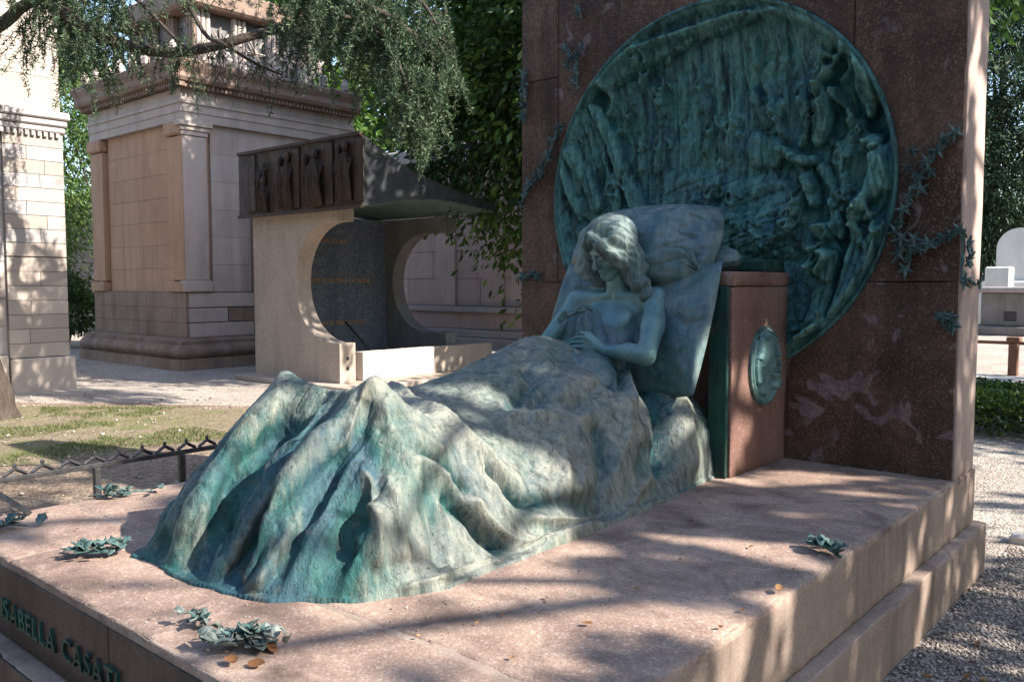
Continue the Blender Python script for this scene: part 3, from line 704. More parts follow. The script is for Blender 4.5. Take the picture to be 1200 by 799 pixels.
# ---- drapery: smooth support shape first, then traced folds along its normals
XC0, XC1, YC0 = -3.10, -2.12, 1.98
nx, ny = 330, 600
gx = np.linspace(-3.46, -1.93, nx); gy = np.linspace(1.36, 4.14, ny)
X, Y = np.meshgrid(gx, gy, indexing='ij')
yk = [1.9, 2.1, 2.3, 2.6, 2.95, 3.3, 3.55, 3.8, 4.14]
crest = np.interp(gy, yk, [1.18, 1.12, 1.09, 1.105, 1.165, 1.25, 1.285, 1.26, 1.15])
xk = [-3.40, -3.24, -3.08, -2.90, -2.75, -2.62, -2.42, -2.30, -2.20, -2.12, -2.06, -2.02, -1.9]
S_box = [.62, .72, .82, 1.00, 1.00, .98, .92, .83, .66, .36, .12, .02, .0]
S_rnd = [.62, .72, .86, 1.03, 1.00, .92, .76, .60, .42, .25, .10, .02, .0]
S_hip = [.62, .74, .93, 1.09, 1.00, .88, .77, .66, .51, .31, .12, .02, .0]
S_end = [.62, .74, .93, 1.05, 1.00, .90, .80, .72, .61, .44, .19, .03, .0]
me_ = np.interp(gy, [3.45, 3.75], [0, 1])
mixr = np.interp(gy, [2.15, 2.7, 3.1, 3.5], [0, 1, 1, 0]); mixh = np.interp(gy, [3.0, 3.5], [0, 1])
rows = np.array([T + (crest - T) * (S_box[i] * (1 - mixr - mixh * (1 - mixr)) + S_rnd[i] * mixr + (S_hip[i] * (1 - me_) + S_end[i] * me_) * mixh * (1 - mixr)) for i in range(len(xk))])
def smooth1(a, k):
    ker = np.hanning(k + 2)[1:-1]; ker /= ker.sum(); p = np.pad(a, ((0, 0), (k // 2, k // 2)), mode='edge')
    return np.stack([np.convolve(r, ker, 'valid') for r in p])
rows = smooth1(rows, 61)
top = np.stack([np.interp(gx, xk, rows[:, q]) for q in range(ny)], 1); top = smooth1(top.T, 31).T
hemR = np.interp(gy, [1.36, 1.7, 2.4, 3.2, 3.9, 4.14], [.14, .14, .13, .12, .05, .04])[None, :]
dx = np.maximum(X - XC1, 0) / hemR + np.maximum(XC0 - X, 0) / .24; dy = np.maximum(YC0 - Y, 0) / np.interp(gx, [-3.4, -3.2, -2.5, -2.32, -2.18, -2.06, -1.9], [.40, .54, .53, .45, .33, .24, .2])[:, None]
t = (dx ** 1.35 + dy ** 1.35) ** (1 / 1.35)
g = (1 - np.clip(t, 0, 1)) ** 1.45
Z = T + (top - T) * g
zt = np.interp(gx, [-3.46, -3.28, -3.16, -3.04, -2.93, -2.84, -2.66, -2.48, -2.385, -2.30, -2.20, -2.12, -2.05, -1.95], [.60, .78, 1.0, 1.16, 1.245, 1.225, 1.205, 1.212, 1.235, 1.16, 1.02, .86, .66, .60])
zt = smooth1(zt[None], 9)[0][:, None]
RID = [(-3.22, .8, 1.2, .05), (-3.06, 1.0, 1.35, .05), (-2.87, .72, 1.4, .07), (-2.61, .85, 1.65, .045), (-2.43, .55, 1.42, .05), (-2.29, 1.05, 1.25, .05), (-2.145, .52, 1.05, .05)]
kx, kp = [-3.46], [1.2]
for q, (rx, rp_, vp, hw) in enumerate(RID):
    kx += [rx - hw, rx - hw * .35, rx, rx + hw * .35, rx + hw]; kp += [vp, rp_ * .6 + vp * .4 - .25, rp_, rp_ * .6 + vp * .4 - .25, vp]
kx.append(-1.9); kp.append(.9); od = np.argsort(kx); pw = np.interp(gx, np.array(kx)[od], np.array(kp)[od])
pw = smooth1(pw[None], 9)[0][:, None]
fs = np.clip((2.0 - Y) / np.interp(gx, [-3.4, -3.2, -2.5, -2.32, -2.18, -2.06, -1.9], [.44, .60, .60, .51, .38, .28, .24])[:, None], 0, 1)
Zf = T + (zt - T) * (1 - fs) ** pw
back = top + np.maximum(zt - top, 0) * np.exp(-np.maximum(Y - 2.0, 0) / .15)
Z = np.where(Y < 2.0, Zf, np.maximum(Z, T + (back - T) * g))
ker = np.hanning(15)[1:-1]; ker /= ker.sum(); band = (gy > 1.9) & (gy < 2.1)
Zs = np.stack([np.convolve(np.pad(r, 6, mode='edge'), ker, 'valid') for r in Z]); Z[:, band] = Zs[:, band]
Z = T + (Z - T) * (1 - np.clip(t, 0, 1) ** 9); Z = np.maximum(Z, T + .004)
def normals(X, Y, Z):
    dzx = np.gradient(Z, gx, axis=0); dzy = np.gradient(Z, gy, axis=1)
    N = np.stack([-dzx, -dzy, np.ones_like(Z)], -1); return N / np.linalg.norm(N, axis=-1, keepdims=True)
N = normals(X, Y, Z); P = np.stack([X, Y, Z], -1)
u_, v_ = project(P.reshape(-1, 3)); u_ = u_.reshape(X.shape); v_ = v_.reshape(X.shape)
vis = sstep(-.08, .12, ((CAM - P) * N).sum(-1) / np.linalg.norm(CAM - P, axis=-1)) * sstep(-3.32, -3.05, X + .25 * np.maximum(0, 2.0 - Y) * 3)
disp = np.zeros_like(Z)
# traced folds: (photo polyline, half width px, height m)
FOLDS = [([(455, 470), (520, 505), (570, 560), (600, 620), (640, 638)], 5, .016), ([(470, 500), (510, 550), (545, 610), (580, 652)], 5, .013), ([(560, 470), (610, 500), (650, 540), (670, 600)], 5, .011), ([(640, 440), (690, 480), (720, 530), (725, 600)], 5, .011), ([(700, 450), (745, 500), (760, 560)], 5, .012), ([(480, 476), (545, 505), (600, 545)], 4, -.009), ([(620, 470), (670, 505), (690, 560)], 4, -.008),
         ([(640, 410), (600, 430), (560, 462), (520, 490)], 8, .007), ([(655, 425), (620, 455), (590, 486)], 7, -.007), ([(604, 408), (572, 430), (535, 455), (505, 472)], 8, .007), ([(690, 436), (652, 468), (620, 500)], 9, .007), ([(668, 430), (636, 462), (606, 500)], 6, -.007), ([(744, 474), (700, 482), (664, 504)], 8, .007), ([(720, 440), (690, 462), (668, 480)], 6, -.008), ([(590, 412), (556, 440), (524, 462)], 6, -.005),
         ([(448, 442), (422, 476), (402, 516), (378, 548), (354, 580), (330, 624), (306, 672), (296, 690)], 13, .075),
         ([(390, 496), (354, 532), (322, 568), (298, 604), (278, 640), (266, 670)], 9, .055),
         ([(400, 530), (370, 560), (336, 602), (310, 640), (284, 684)], 9, -.07),
         ([(336, 500), (300, 528), (278, 545), (262, 580), (256, 640)], 13, -.075),
         ([(334, 434), (326, 472), (298, 516), (262, 560), (242, 600), (226, 645)], 15, .05),
         ([(318, 470), (280, 505), (244, 540), (215, 590), (200, 630)], 12, .03),
         ([(385, 452), (372, 490), (345, 515)], 16, -.03),
         ([(412, 600), (398, 650)], 22, -.05), 
         ([(424, 548), (440, 590), (442, 640), (440, 664)], 7, .05), ([(456, 556), (464, 600), (470, 660)], 15, .04),
         ([(500, 570), (510, 610), (516, 660)], 10, -.025), ([(540, 600), (548, 640), (556, 664)], 12, .025),
         ([(428, 470), (424, 510), (430, 540)], 13, -.03), ([(445, 446), (452, 480), (458, 510)], 9, .022),
         ([(492, 528), (524, 548), (552, 578)], 5, -.035), ([(484, 536), (516, 560), (546, 592)], 7, .02),
         ([(452, 456), (500, 490), (540, 520), (572, 544), (594, 576)], 9, .042), ([(566, 548), (580, 564), (598, 577), (622, 588)], 5, -.045),
         ([(524, 576), (544, 604), (568, 630), (594, 648)], 8, -.065), ([(548, 584), (576, 616), (604, 640)], 7, .03),
         ([(470, 500), (500, 520), (520, 530)], 6, .02),
         ([(590, 486), (644, 488), (692, 494)], 6, .016), ([(560, 470), (600, 474), (650, 470), (700, 478)], 7, -.012),
         ([(540, 448), (575, 436), (600, 440), (606, 458)], 12, .022), ([(612, 430), (620, 450), (600, 470)], 9, -.018),
         ([(700, 428), (710, 440), (720, 456)], 5, -.035), ([(735, 436), (738, 456), (742, 476)], 4, .03), ([(728, 436), (729, 456)], 4, -.03),
         ([(750, 440), (772, 470), (781, 512), (776, 552)], 9, -.085), ([(762, 436), (792, 466), (806, 512), (808, 556)], 10, .055),
         ([(724, 464), (736, 500), (722, 540), (704, 588)], 10, .035), ([(696, 496), (708, 540), (702, 592)], 8, -.03),
         ([(648, 510), (660, 552), (646, 604)], 14, .038), ([(612, 520), (622, 560), (612, 600)], 10, -.02), ([(676, 500), (684, 545), (676, 580)], 9, .018),
         ([(600, 580), (640, 588), (676, 590), (704, 606)], 10, -.045), ([(610, 606), (660, 612), (700, 616)], 9, .03),
         ([(592, 646), (644, 637), (700, 624), (735, 612), (780, 588)], 5, .03), ([(760, 556), (742, 580), (736, 604)], 7, .03), ([(756, 520), (752, 560)], 8, -.03),
         ([(470, 690), (520, 676), (580, 660)], 5, .018), ([(640, 420), (660, 440), (700, 450)], 8, .016), ([(620, 415), (600, 425), (560, 440)], 6, -.012)]
for pts, w, a in FOLDS:
    p = [tuple(q) for q in curve_pts(pts, len(pts) * 4)]
    v0 = max(q[0] for q in pts) < 470
    m = (u_ > min(q[0] for q in pts) - 4 * w) & (u_ < max(q[0] for q in pts) + 4 * w) & (v_ > min(q[1] for q in pts) - 4 * w) & (v_ < max(q[1] for q in pts) + 4 * w)
    d, tt = seg_field(u_[m], v_[m], p); d = d + 1.0 * fbm(u_[m] * .05, v_[m] * .05, 0, 61, 2)
    tap = np.clip(np.minimum(tt * 5 + .45, (1 - tt) * 5 + .45), 0, 1)
    prof = np.exp(-np.abs(d / w) ** (1.15 if a > 0 else 1.8))
    disp[m] += a * (.75 if v0 else (1.0 if w >= 10 else 1.5)) * prof * tap * vis[m]
# hidden far side and general unevenness
hid = 1 - vis
disp += hid * .035 * np.sin(Y * 26 + 3 * vnoise(X * 3, Y * 3, 0, 4)) * sstep(0.02, .5, t) * sstep(1.0, .7, t)
disp += .008 * fbm(X * 6, Y * 6, Z * 6, 51, 3) * sstep(1.1, .8, t) + .003 * fbm(X * 26, Y * 26, Z * 9, 55, 3)
rip = np.abs(fbm((X * .5 + Y) * 9, (X - Y * .25) * 26, Z * 6, 58, 3)); disp += -.012 * np.exp(-(rip / .07) ** 2) * sstep(1.0, .8, t) * (.35 + .65 * vnoise(X * 3, Y * 3, 0, 12) ** 2)
wob = .06 * fbm(X * 5, Y * 5, 0, 71, 3) + .03 * np.sin(Y * 17 + X * 13)
outside = t > 1.01 + wob * .7
fade = sstep(1.02, .93, t)
P = P + N * (disp * (0.25 + .75 * fade))[..., None]
P[..., 2] = np.maximum(P[..., 2], T + .012 + .006 * fbm(X * 12, Y * 12, 0, 73, 2))
P[..., 2] = np.where(outside, T - .02, P[..., 2])
# loose hem corner lapping onto the slab, left front
kc = ~(outside[:-1, :-1] & outside[1:, :-1] & outside[1:, 1:] & outside[:-1, 1:])
far = t > 1.30; kc &= ~(far[:-1, :-1] | far[1:, 1:])
me = mesh_from('drapery', P.reshape(-1, 3), grid_faces(nx, ny, kc), True)
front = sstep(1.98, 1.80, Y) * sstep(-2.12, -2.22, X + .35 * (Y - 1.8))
paleness = .47 - .42 * front + np.clip(disp * (5 + 9 * front), -.3, .36) + .25 * fbm(X * 3, Y * 3, Z * 3, 81, 3)  # paler on fold ridges, less pale in creases and on the front
put_attr(me, 'wear', np.clip(paleness, 0.05, 1).ravel())
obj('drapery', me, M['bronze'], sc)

# ---- the figure: torso, near arm and hand, neck, head grown as one distance field
fld = Field((-3.12, 3.52, 1.02), (-2.16, 4.30, 1.78), .0045)
hip = (-2.66, 3.62, 1.06); waist = (-2.66, 3.76, 1.13); rib = (-2.68, 3.93, 1.30); chest = (-2.68, 4.0, 1.41)
fld.ell(hip, (.2, .16, .14), .04)
Ax = np.array([[1, 0, 0], [0, math.cos(.95), -math.sin(.95)], [0, math.sin(.95), math.cos(.95)]])     # body axis tilted back
def tilt(a): return np.array([[1, 0, 0], [0, math.cos(a), -math.sin(a)], [0, math.sin(a), math.cos(a)]])
Mt = tilt(-.72)                                           # local z runs up the reclining trunk
fld.ell(waist, (.165, .115, .17), .05, Mt); fld.ell(rib, (.185, .125, .19), .05, Mt); fld.ell((-2.68, 4.02, 1.445), (.20, .095, .12), .05, Mt)
sh = on_x(768, 352, -2.43) - np.array([0, -.02, .0]); shf = np.array([-2.94, 4.0, 1.49])
fld.cone((-2.58, 4.03, 1.50), sh, .075, .070, .04); fld.cone((-2.78, 4.03, 1.50), shf, .07, .07, .04)
fld.ell((-2.578, 3.886, 1.410), (.058, .026, .056), .07, Mt); fld.ell((-2.772, 3.886, 1.410), (.058, .026, .056), .07, Mt)     # breasts
fld.cone((-2.64, 3.955, 1.535), sh + (0, -.02, .02), .018, .02, .03); fld.cone((-2.70, 3.955, 1.535), shf + (0, -.02, .02), .018, .02, .03)   # collar bones
elb = on_x(757, 417, -2.30); wr = on_x(709, 411, -2.565)
mid = (sh + elb) / 2 + np.array([.012, -.01, 0]); fld.chain([sh, mid, elb], [.068, .060, .047], .025)
fld.chain([elb, elb * .6 + wr * .4 + np.array([0, 0, .006]), wr], [.046, .047, .031], .02)
elf = np.array([-3.04, 3.78, 1.22]); fld.chain([shf, elf], [.066, .05], .03)
# hand on the belly: palm, four fingers, thumb
kn = [on_x(687, 396, -2.665), on_x(686, 401.5, -2.672), on_x(685, 407, -2.675), on_x(686, 412, -2.67)]
md = [on_x(675, 395.5, -2.735), on_x(672, 401, -2.745), on_x(670, 406.5, -2.745), on_x(675, 412.5, -2.725)]
tp = [on_x(665, 399, -2.79), on_x(661, 404, -2.80), on_x(658, 409, -2.80), on_x(666, 415, -2.77)]
for q in range(4):
    kn[q] = kn[q] + (0, 0, .004); tp[q] = tp[q] + (0, 0, -.006)
    fld.cone(wr + (kn[1] - wr) * .25, kn[q], .022, .0155, .012); fld.cone(kn[q], md[q], .0118, .0102, .002); fld.cone(md[q], tp[q], .0100, .0078, .002)
th0 = wr + (kn[0] - wr) * .35 + np.array([0, .012, .012]); th1 = on_x(690, 391, -2.66); th2 = on_x(680, 390, -2.70)
fld.cone(th0, th1, .016, .0125, .012); fld.cone(th1, th2, .0125, .009, .004)
hc = np.array([-2.685, 3.955, 1.785])                    # head centre
fld.chain([(-2.66, 4.03, 1.50), (-2.665, 3.995, 1.60), hc + (0.015, .02, -.05)], [.072, .058, .06], .03)
Pb, Qb = fld.mesh()
# head in its own finer field, local axes: x to her left, y forward, z up
hf = Field((-.17, -.17, -.2), (.17, .2, .19), .0036)
hf.ell((0, -.012, .03), (.084, .104, .105), .02); hf.ell((0, .034, -.045), (.062, .068, .09), .03); hf.ell((0, .072, -.108), (.026, .024, .024), .025)
hf.cone((0, .094, .02), (0, .122, -.036), .009, .0135, .012); hf.ell((0, .118, -.041), (.019, .012, .010), .008)
hf.cone((-.036, .086, .026), (.036, .086, .026), .013, .013, .02)
for s in (-1, 1):
    hf.ell((s * .033, .108, .003), (.022, .018, .014), .012, None, 'sub'); hf.ell((s * .033, .083, .002), (.018, .015, .013), .006)
    hf.cone((s * .018, .098, -.003), (s * .049, .086, -.004), .004, .004, .004)
    hf.ell((s * .042, .062, -.035), (.03, .03, .034), .02); hf.ell((s * .084, -.008, -.012), (.011, .020, .034), .008)
    hf.cone((s * .07, .0, -.05), (s * .03, .07, -.11), .022, .02, .03)
hf.cone((-.021, .094, -.070), (.021, .094, -.070), .0065, .0065, .005); hf.cone((-.006, .101, -.069), (.006, .101, -.069), .007, .007, .006)
hf.cone((-.016, .094, -.082), (.016, .094, -.082), .0075, .0075, .005); hf.cone((-.024, .104, -.0755), (.024, .104, -.0755), .003, .003, .003, 'sub')
hf.cone((0, .10, -.052), (0, .104, -.062), .004, .006, .006)
hf.cone((0, -.03, -.06), (0, -.06, -.18), .06, .058, .03)
Ph, Qh = hf.mesh()
HS = 1.12
fwd = Vector((-.40, -.917, 0)); fwd = (fwd.normalized() * math.cos(.50) + Vector((0, 0, -1)) * math.sin(.50)).normalized()
side = fwd.cross(Vector((0, 0, 1))).normalized(); upv = side.cross(fwd)
roll = .10
side, upv = side * math.cos(roll) + upv * math.sin(roll), upv * math.cos(roll) - side * math.sin(roll)
HM = np.array([[-side[i], fwd[i], upv[i]] for i in range(3)])     # local x = her left
def head_to_world(p): return hc + (np.asarray(p) * HS) @ HM.T
Pw = head_to_world(Ph)
det = np.linalg.det(HM); Qw = Qh if det > 0 else Qh[:, ::-1]
Pall = np.concatenate([Pb, Pw]); Qall = np.concatenate([Qb, Qw + len(Pb)])
obj('figure', mesh_from('figure', Pall, Qall, True), M['skin_bronze'], sc)

# ---- gown over the belly: trunk offset, cut off by the neckline
gf = Field((-3.0, 3.45, 1.0), (-2.4, 4.12, 1.55), .0055)
gf.ell(hip, (.24, .20, .17), .04); gf.ell(waist, (.18, .13, .185), .05, Mt); gf.ell(rib, (.197, .137, .2), .05, Mt)
gf.ell((-2.578, 3.886, 1.410), (.068, .036, .066), .07, Mt); gf.ell((-2.772, 3.886, 1.410), (.068, .036, .066), .07, Mt)
Xg, Yg, Zg = np.meshgrid(*gf.ax, indexing='ij', sparse=True)
gf.V += (.007 * np.sin((Xg * 1.1 + Zg * .8 - Yg * .3) * 75 + 4 * np.sin(Xg * 9))).astype(np.float32)
# neckline: from under the near breast up to the far collar
tr = (Yg - 3.76) * .66 + (Zg - 1.13) * .75                       # along the trunk
line = .205 + .15 * sstep(-2.56, -2.80, Xg) + .012 * np.sin(Xg * 60)
gf.V = np.maximum(gf.V, (tr - line).astype(np.float32))
Pg, Qg = gf.mesh(); obj('gown', mesh_from('gown', Pg, Qg, True), M['pillow_bronze'], sc)
rp = [];
for q in range(3):
    o = .012 * q
    c = [on_x(655, 378 - 2 * q, -2.86), on_x(664, 372 - q, -2.83) + (0, -.02, o), on_x(674, 367 + q, -2.79) + (0, -.02, 0), on_x(684, 364 - q, -2.75) + (0, -.02, o), on_x(694, 361 + q, -2.71)]
    rp.append(tube(curve_pts(c, 16), [.010 + .003 * math.sin(i * 1.3 + q) for i in range(16)], 7))
v, f = join(rp); obj('gown_trim', mesh_from('gown_trim', v, f, True), M['pillow_bronze'], sc)

# ---- hair: thick cap with falling locks, grooved into strands
af = Field((-.25, -.22, -.34), (.25, .22, .24), .0048)
af.ell((0, -.022, .05), (.120, .132, .122), .02)
af.cone((.07, -.01, .06), (.125, -.045, -.10), .06, .05, .04); af.cone((-.07, -.01, .06), (-.12, -.03, -.11), .055, .05, .04)
af.chain([(.115, .0, -.05), (.15, .015, -.14), (.20, .02, -.22), (.235, .0, -.27)], [.05, .046, .034, .014], .03)
af.chain([(-.115, -.02, -.10), (-.13, -.0, -.18), (-.15, -.02, -.28)], [.05, .042, .02], .03)
af.chain([(-.10, .05, .04), (-.118, .066, -.06), (-.115, .06, -.15), (-.13, .04, -.24)], [.03, .036, .034, .018], .015)
af.chain([(.02, .095, .118), (.078, .085, .07), (.112, .052, .0), (.132, .015, -.08)], [.026, .030, .034, .034], .015)
af.chain([(.02, .085, .115), (-.05, .085, .08), (-.085, .062, .03)], [.022, .024, .024], .015)
af.ell((0, .135, -.045), (.074, .085, .125), .012, None, 'sub')
Xa, Ya, Za = np.meshgrid(*af.ax, indexing='ij', sparse=True)
ang = np.arctan2(Xa, .10 + .0 * Ya + np.maximum(Za, -.05) * .2 + .06) * 18 + Ya * 55
af.V += (.0055 * np.sin(ang * 1.1 + 5 * np.sin(Za * 18 + Ya * 9)) + .0025 * np.sin(ang * 3.7 + Za * 30)).astype(np.float32)
Pa, Qa = af.mesh(); Pa = head_to_world(Pa); Qa = Qa if det > 0 else Qa[:, ::-1]
obj('hair', mesh_from('hair', Pa, Qa, True), M['hair_bronze'], sc)

# ---- pillows
def pillow(name, c, ax_u, ax_v, hu, hv, th, seed, sag=0.0, mat='pillow_bronze', rnd=.22, back=1.0, bend=0.0):
    n = 90; m = 70
    a = np.linspace(-1, 1, n); b = np.linspace(-1, 1, m); A, B = np.meshgrid(a, b, indexing='ij')
    ax_u = np.array(ax_u, float) / np.linalg.norm(ax_u); ax_v = np.array(ax_v, float); ax_v -= ax_u * (ax_u @ ax_v); ax_v /= np.linalg.norm(ax_v)
    nrm = np.cross(ax_u, ax_v)
    Uu = A * hu * np.sqrt(1 - rnd * B ** 2); Vv = B * hv * np.sqrt(1 - rnd * A ** 2)
    prof = (np.clip(1 - np.abs(A) ** 2.6, 0, 1) ** .5) * (np.clip(1 - np.abs(B) ** 2.4, 0, 1) ** .5)
    cor = np.abs(A * B) ** 2
    wr_ = fbm(A * 3, B * 3, 0, seed, 3) * .24 + .10 * np.sin(np.arctan2(1 - np.abs(B), 1 - np.abs(A) + .02) * 14) * np.clip(np.abs(A) + np.abs(B) - .75, 0, .6) * (1 - cor) \
        - .30 * np.exp(-(fbm(A * 2.2 + B, B * 2.6 - A, 0, seed + 3, 2) / .05) ** 2) * .55 * np.clip(np.abs(A) * 1.2, .3, 1)
    out = []; fs_ = 1 if nrm[1] < 0 else -1
    for s in (1, -1):
        out.append(np.array(c) + Uu[..., None] * ax_u + Vv[..., None] * ax_v + (s * th * (1 if s == fs_ else back) * prof * (1 + wr_) - fs_ * bend * (1 - A ** 2))[..., None] * nrm)
    Pp = np.concatenate([o.reshape(-1, 3) for o in out]); f = grid_faces(n, m)
    Fq = np.concatenate([f, f[:, ::-1] + n * m]); return obj(name, mesh_from(name, Pp, Fq, True), M[mat], sc)
# upper pillow behind the head, lower pillow under the back, bolster behind
pu = pillow('pillow', (-2.625, 4.20, 1.80), (1, 0, .02), (0, .50, .80), .475, .27, .17, 101, rnd=.22, back=.6)
pd = pillow('pillow', (-2.565, 3.925, 1.385), (1, 0, .0), (0, .395, .919), .508, .375, .135, 111, rnd=.05, back=.35, bend=.15)
pillow('bolster', (-2.62, 4.34, 1.735), (1, 0, 0), (0, 1, .25), .52, .15, .105, 121, rnd=.4)
# gathered tuft at the pillow corner
c0 = np.array([-2.215, 4.06, 1.675])
tf = []
for q in range(11):
    a = -.6 + q * .36; d = np.array([-.25 * abs(math.sin(a)) - .05, .6 * math.cos(a) * .5 - .12, math.sin(a)]) ; d = d / np.linalg.norm(d)
    L = .09 + .05 * random.random()
    tf.append(tube([c0, c0 + d * L * .5 + np.array([.012, -.012, 0]), c0 + d * L], [.009, .006, .002], 6))
v, f = join(tf); obj('tuft', mesh_from('tuft', v, f, True), M['pillow_bronze'], pu)

# ================================================================== BRONZE VINES AND SPRIGS
def star_me(name, n=5, r=.045, cup=.012, inner=.36):
    V = [(0, 0, .010)]; 
    for q in range(n * 2):
        a = q / (n * 2) * 2 * math.pi; rr_ = r if q % 2 == 0 else r * inner
        V.append((rr_ * math.cos(a), rr_ * math.sin(a), cup if q % 2 == 0 else .002))
    Fc = [(0, 1 + q, 1 + (q + 1) % (2 * n)) for q in range(2 * n)]
    V2 = [(x, y, z - .006) for x, y, z in V]; k = len(V); V += V2
    Fc += [(k + a, k + c, k + b) for a, b, c in Fc[:2 * n]]
    Fc += [(1 + q, k + 1 + q, k + 1 + (q + 1) % (2 * n), 1 + (q + 1) % (2 * n)) for q in range(2 * n)]
    return mesh_from(name, V, Fc)
def leafb_me(name, L=.07, W_=.022, fold=.4, curl=.15):
    n = 6; V = []; Fc = []
    for i in range(n):
        t = i / (n - 1); w = W_ * (math.sin(math.pi * min(1, t * .93 + .07)) ** .8) * (1 + .25 * math.sin(t * 14)); z = curl * L * math.sin(t * 2.4)
        V += [(t * L, -w, z + w * fold), (t * L, 0, z), (t * L, w, z + w * fold)]
    for i in range(n - 1):
        a = i * 3; Fc += [(a, a + 3, a + 4, a + 1), (a + 1, a + 4, a + 5, a + 2)]
    k = len(V); V += [(x, y, z - .004) for x, y, z in V]
    Fc += [tuple(reversed([k + q for q in f])) for f in Fc]
    for e in [(i * 3, i * 3 + 3) for i in range(n - 1)] + [(i * 3 + 5, i * 3 + 2) for i in range(n - 1)]: Fc.append((e[1], e[0], k + e[0], k + e[1]))
    return mesh_from(name, V, Fc, True)
STAR = [star_me('flower', 5, .046, .014, .33), star_me('flower', 6, .036, .016, .36)]
LEAFB = [leafb_me('leaf', .075, .022), leafb_me('leaf', .06, .017, .6, .25), leafb_me('leaf', .09, .02, .3, -.1)]
for me in STAR + LEAFB: me.materials.append(M['leaf_bronze'])
LEAFP = [m.copy() for m in LEAFB]
for me in LEAFP: me.materials[0] = M['bleached_bronze']
def orient(nrm, spin=0., tilt_=0.):
    q = Vector(nrm).to_track_quat('Z', 'Y'); m = q.to_matrix() @ Matrix.Rotation(spin, 3, 'Z') @ Matrix.Rotation(tilt_, 3, 'X'); return m.to_euler()
def vine(label, stem_px, stars_px, plane='y', n_leaf=10, group='bronze vines on the stele'):
    put = (lambda x, y: on_y(x, y, YS - .018)) if plane == 'y' else (lambda x, y: on_x(x, y, SX1 + .022))
    nrm = (0, -1, 0) if plane == 'y' else (1, 0, 0)
    pts = [put(x, y) for x, y in stem_px]; root = empty('bronze_vine', pts[0], label, 'vine', group)
    tube_obj('stem', M['leaf_bronze'], root, pts, [.011, .009, .006], 6, len(pts) * 5)
    c = curve_pts(pts, n_leaf + 2) if len(pts) > 2 else np.linspace(pts[0], pts[-1], n_leaf + 2)
    for q in range(n_leaf):
        p = c[q + 1] + np.array(nrm) * .012; obj('leaf', random.choice(LEAFB), None, root, p, orient(nrm, random.uniform(0, 6.28), random.uniform(-.5, .5)), (.6,) * 3)
    for k, (x, y) in enumerate(stars_px):
        p = put(x, y) + np.array(nrm) * random.uniform(.012, .03); s = random.uniform(.85, 1.25)
        obj('flower', STAR[k % 2], None, root, p, orient(nrm, random.uniform(0, 6.28), random.uniform(-.45, .45)), (s, s, s * 1.3))
vine('bronze star flower vine climbing the right of the relief', [(1124, 152), (1103, 170), (1090, 190), (1076, 212), (1064, 236), (1053, 262), (1050, 282)],
     [(1121, 156), (1108, 166), (1072, 178), (1066, 197), (1100, 178), (1088, 190), (1092, 202), (1077, 208), (1080, 222), (1066, 232), (1060, 246), (1056, 262), (1052, 272)], 'y', 14)
vine('bronze vine branch reaching towards the right edge of the stele', [(1052, 284), (1066, 296), (1082, 290), (1100, 284), (1116, 276), (1128, 270)],
     [(1058, 280), (1068, 288), (1054, 298), (1066, 304), (1062, 316), (1078, 292), (1090, 286), (1104, 282), (1114, 276), (1125, 270), (1073, 280)], 'y', 12)
vine('bronze vine strand hanging on the pale side face of the stele', [(1127, 268), (1129, 290), (1127, 312), (1126, 332)], [(1129, 288), (1128, 304), (1126, 330)], 'x', 5)
vine('single bronze flower on the pale side face of the stele', [(1136, 328), (1140, 332), (1144, 334)], [(1140, 331)], 'x', 2)
vine('small bronze star flower cluster low at the stele corner', [(1102, 368), (1110, 374), (1118, 382)], [(1106, 371), (1112, 376), (1116, 370), (1114, 385), (1119, 380)], 'y', 5)
vine('bronze flower cluster left of the relief top', [(660, 52), (668, 62), (676, 74), (676, 92), (675, 110)], [(664, 58), (672, 70), (683, 56), (678, 66), (676, 84), (668, 78), (675, 98)], 'y', 7)
vine('lone bronze star high on the stele', [(677, 8), (680, 14), (681, 22)], [(680, 14)], 'y', 2)
vine('bronze vine running up the left edge of the stele', [(616, 84), (614, 102), (616, 122), (615, 146)], [(616, 88), (614, 100), (618, 112), (615, 124), (614, 138)], 'y', 10)
vine('bronze vine curving down beside the left rim of the relief', [(660, 146), (648, 168), (641, 190), (630, 208), (616, 228), (612, 246)], [(657, 150), (648, 165), (644, 184), (636, 194), (630, 206), (636, 204), (618, 226), (613, 240), (623, 216)], 'y', 12)
vine('bronze vine tip low at the left of the stele', [(612, 325), (622, 322), (634, 322)], [(616, 324), (627, 321), (632, 326)], 'y', 5)

def sprig(label, px, size, n, seed, spread=1.0, direction=0.0, sun_painted=False):
    r = random.Random(seed); base = on_z(px[0], px[1], T); root = empty('bronze_sprig', (*base[:2], T + .003), label, 'sprig', 'bronze sprigs lying on the plinth')
    d = np.array([math.cos(direction), math.sin(direction), 0]); L = .16 * size
    tube_obj('stem', M['leaf_bronze'], root, [base + (0, 0, .014) - d * L * .5, base + (0, .008, .024), base + (0, 0, .016) + d * L * .5], [.007, .006, .004], 6, 8)
    for q in range(n):
        t = r.uniform(-.5, .5); p = base + d * L * t + np.array([r.gauss(0, .022), r.gauss(0, .022), 0]) * size * spread
        s = r.uniform(.45, .8) * size ** .5; e = (r.uniform(-.6, .6), r.uniform(-.75, .15), r.uniform(0, 6.28))
        o = obj('leaf', (LEAFP if sun_painted else LEAFB)[r.randrange(3)], None, root, (p[0], p[1], T + .016 + r.uniform(0, .026)), e, (s, s * 1.2, s))
    for q in range(max(1, n // 6)):
        p = base + d * L * r.uniform(-.4, .4); obj('flower', STAR[q % 2], None, root, (p[0], p[1], T + .035 + r.uniform(0, .02)), (r.uniform(-.5, .5), r.uniform(-.5, .5), r.uniform(0, 6)), (.7,) * 3)
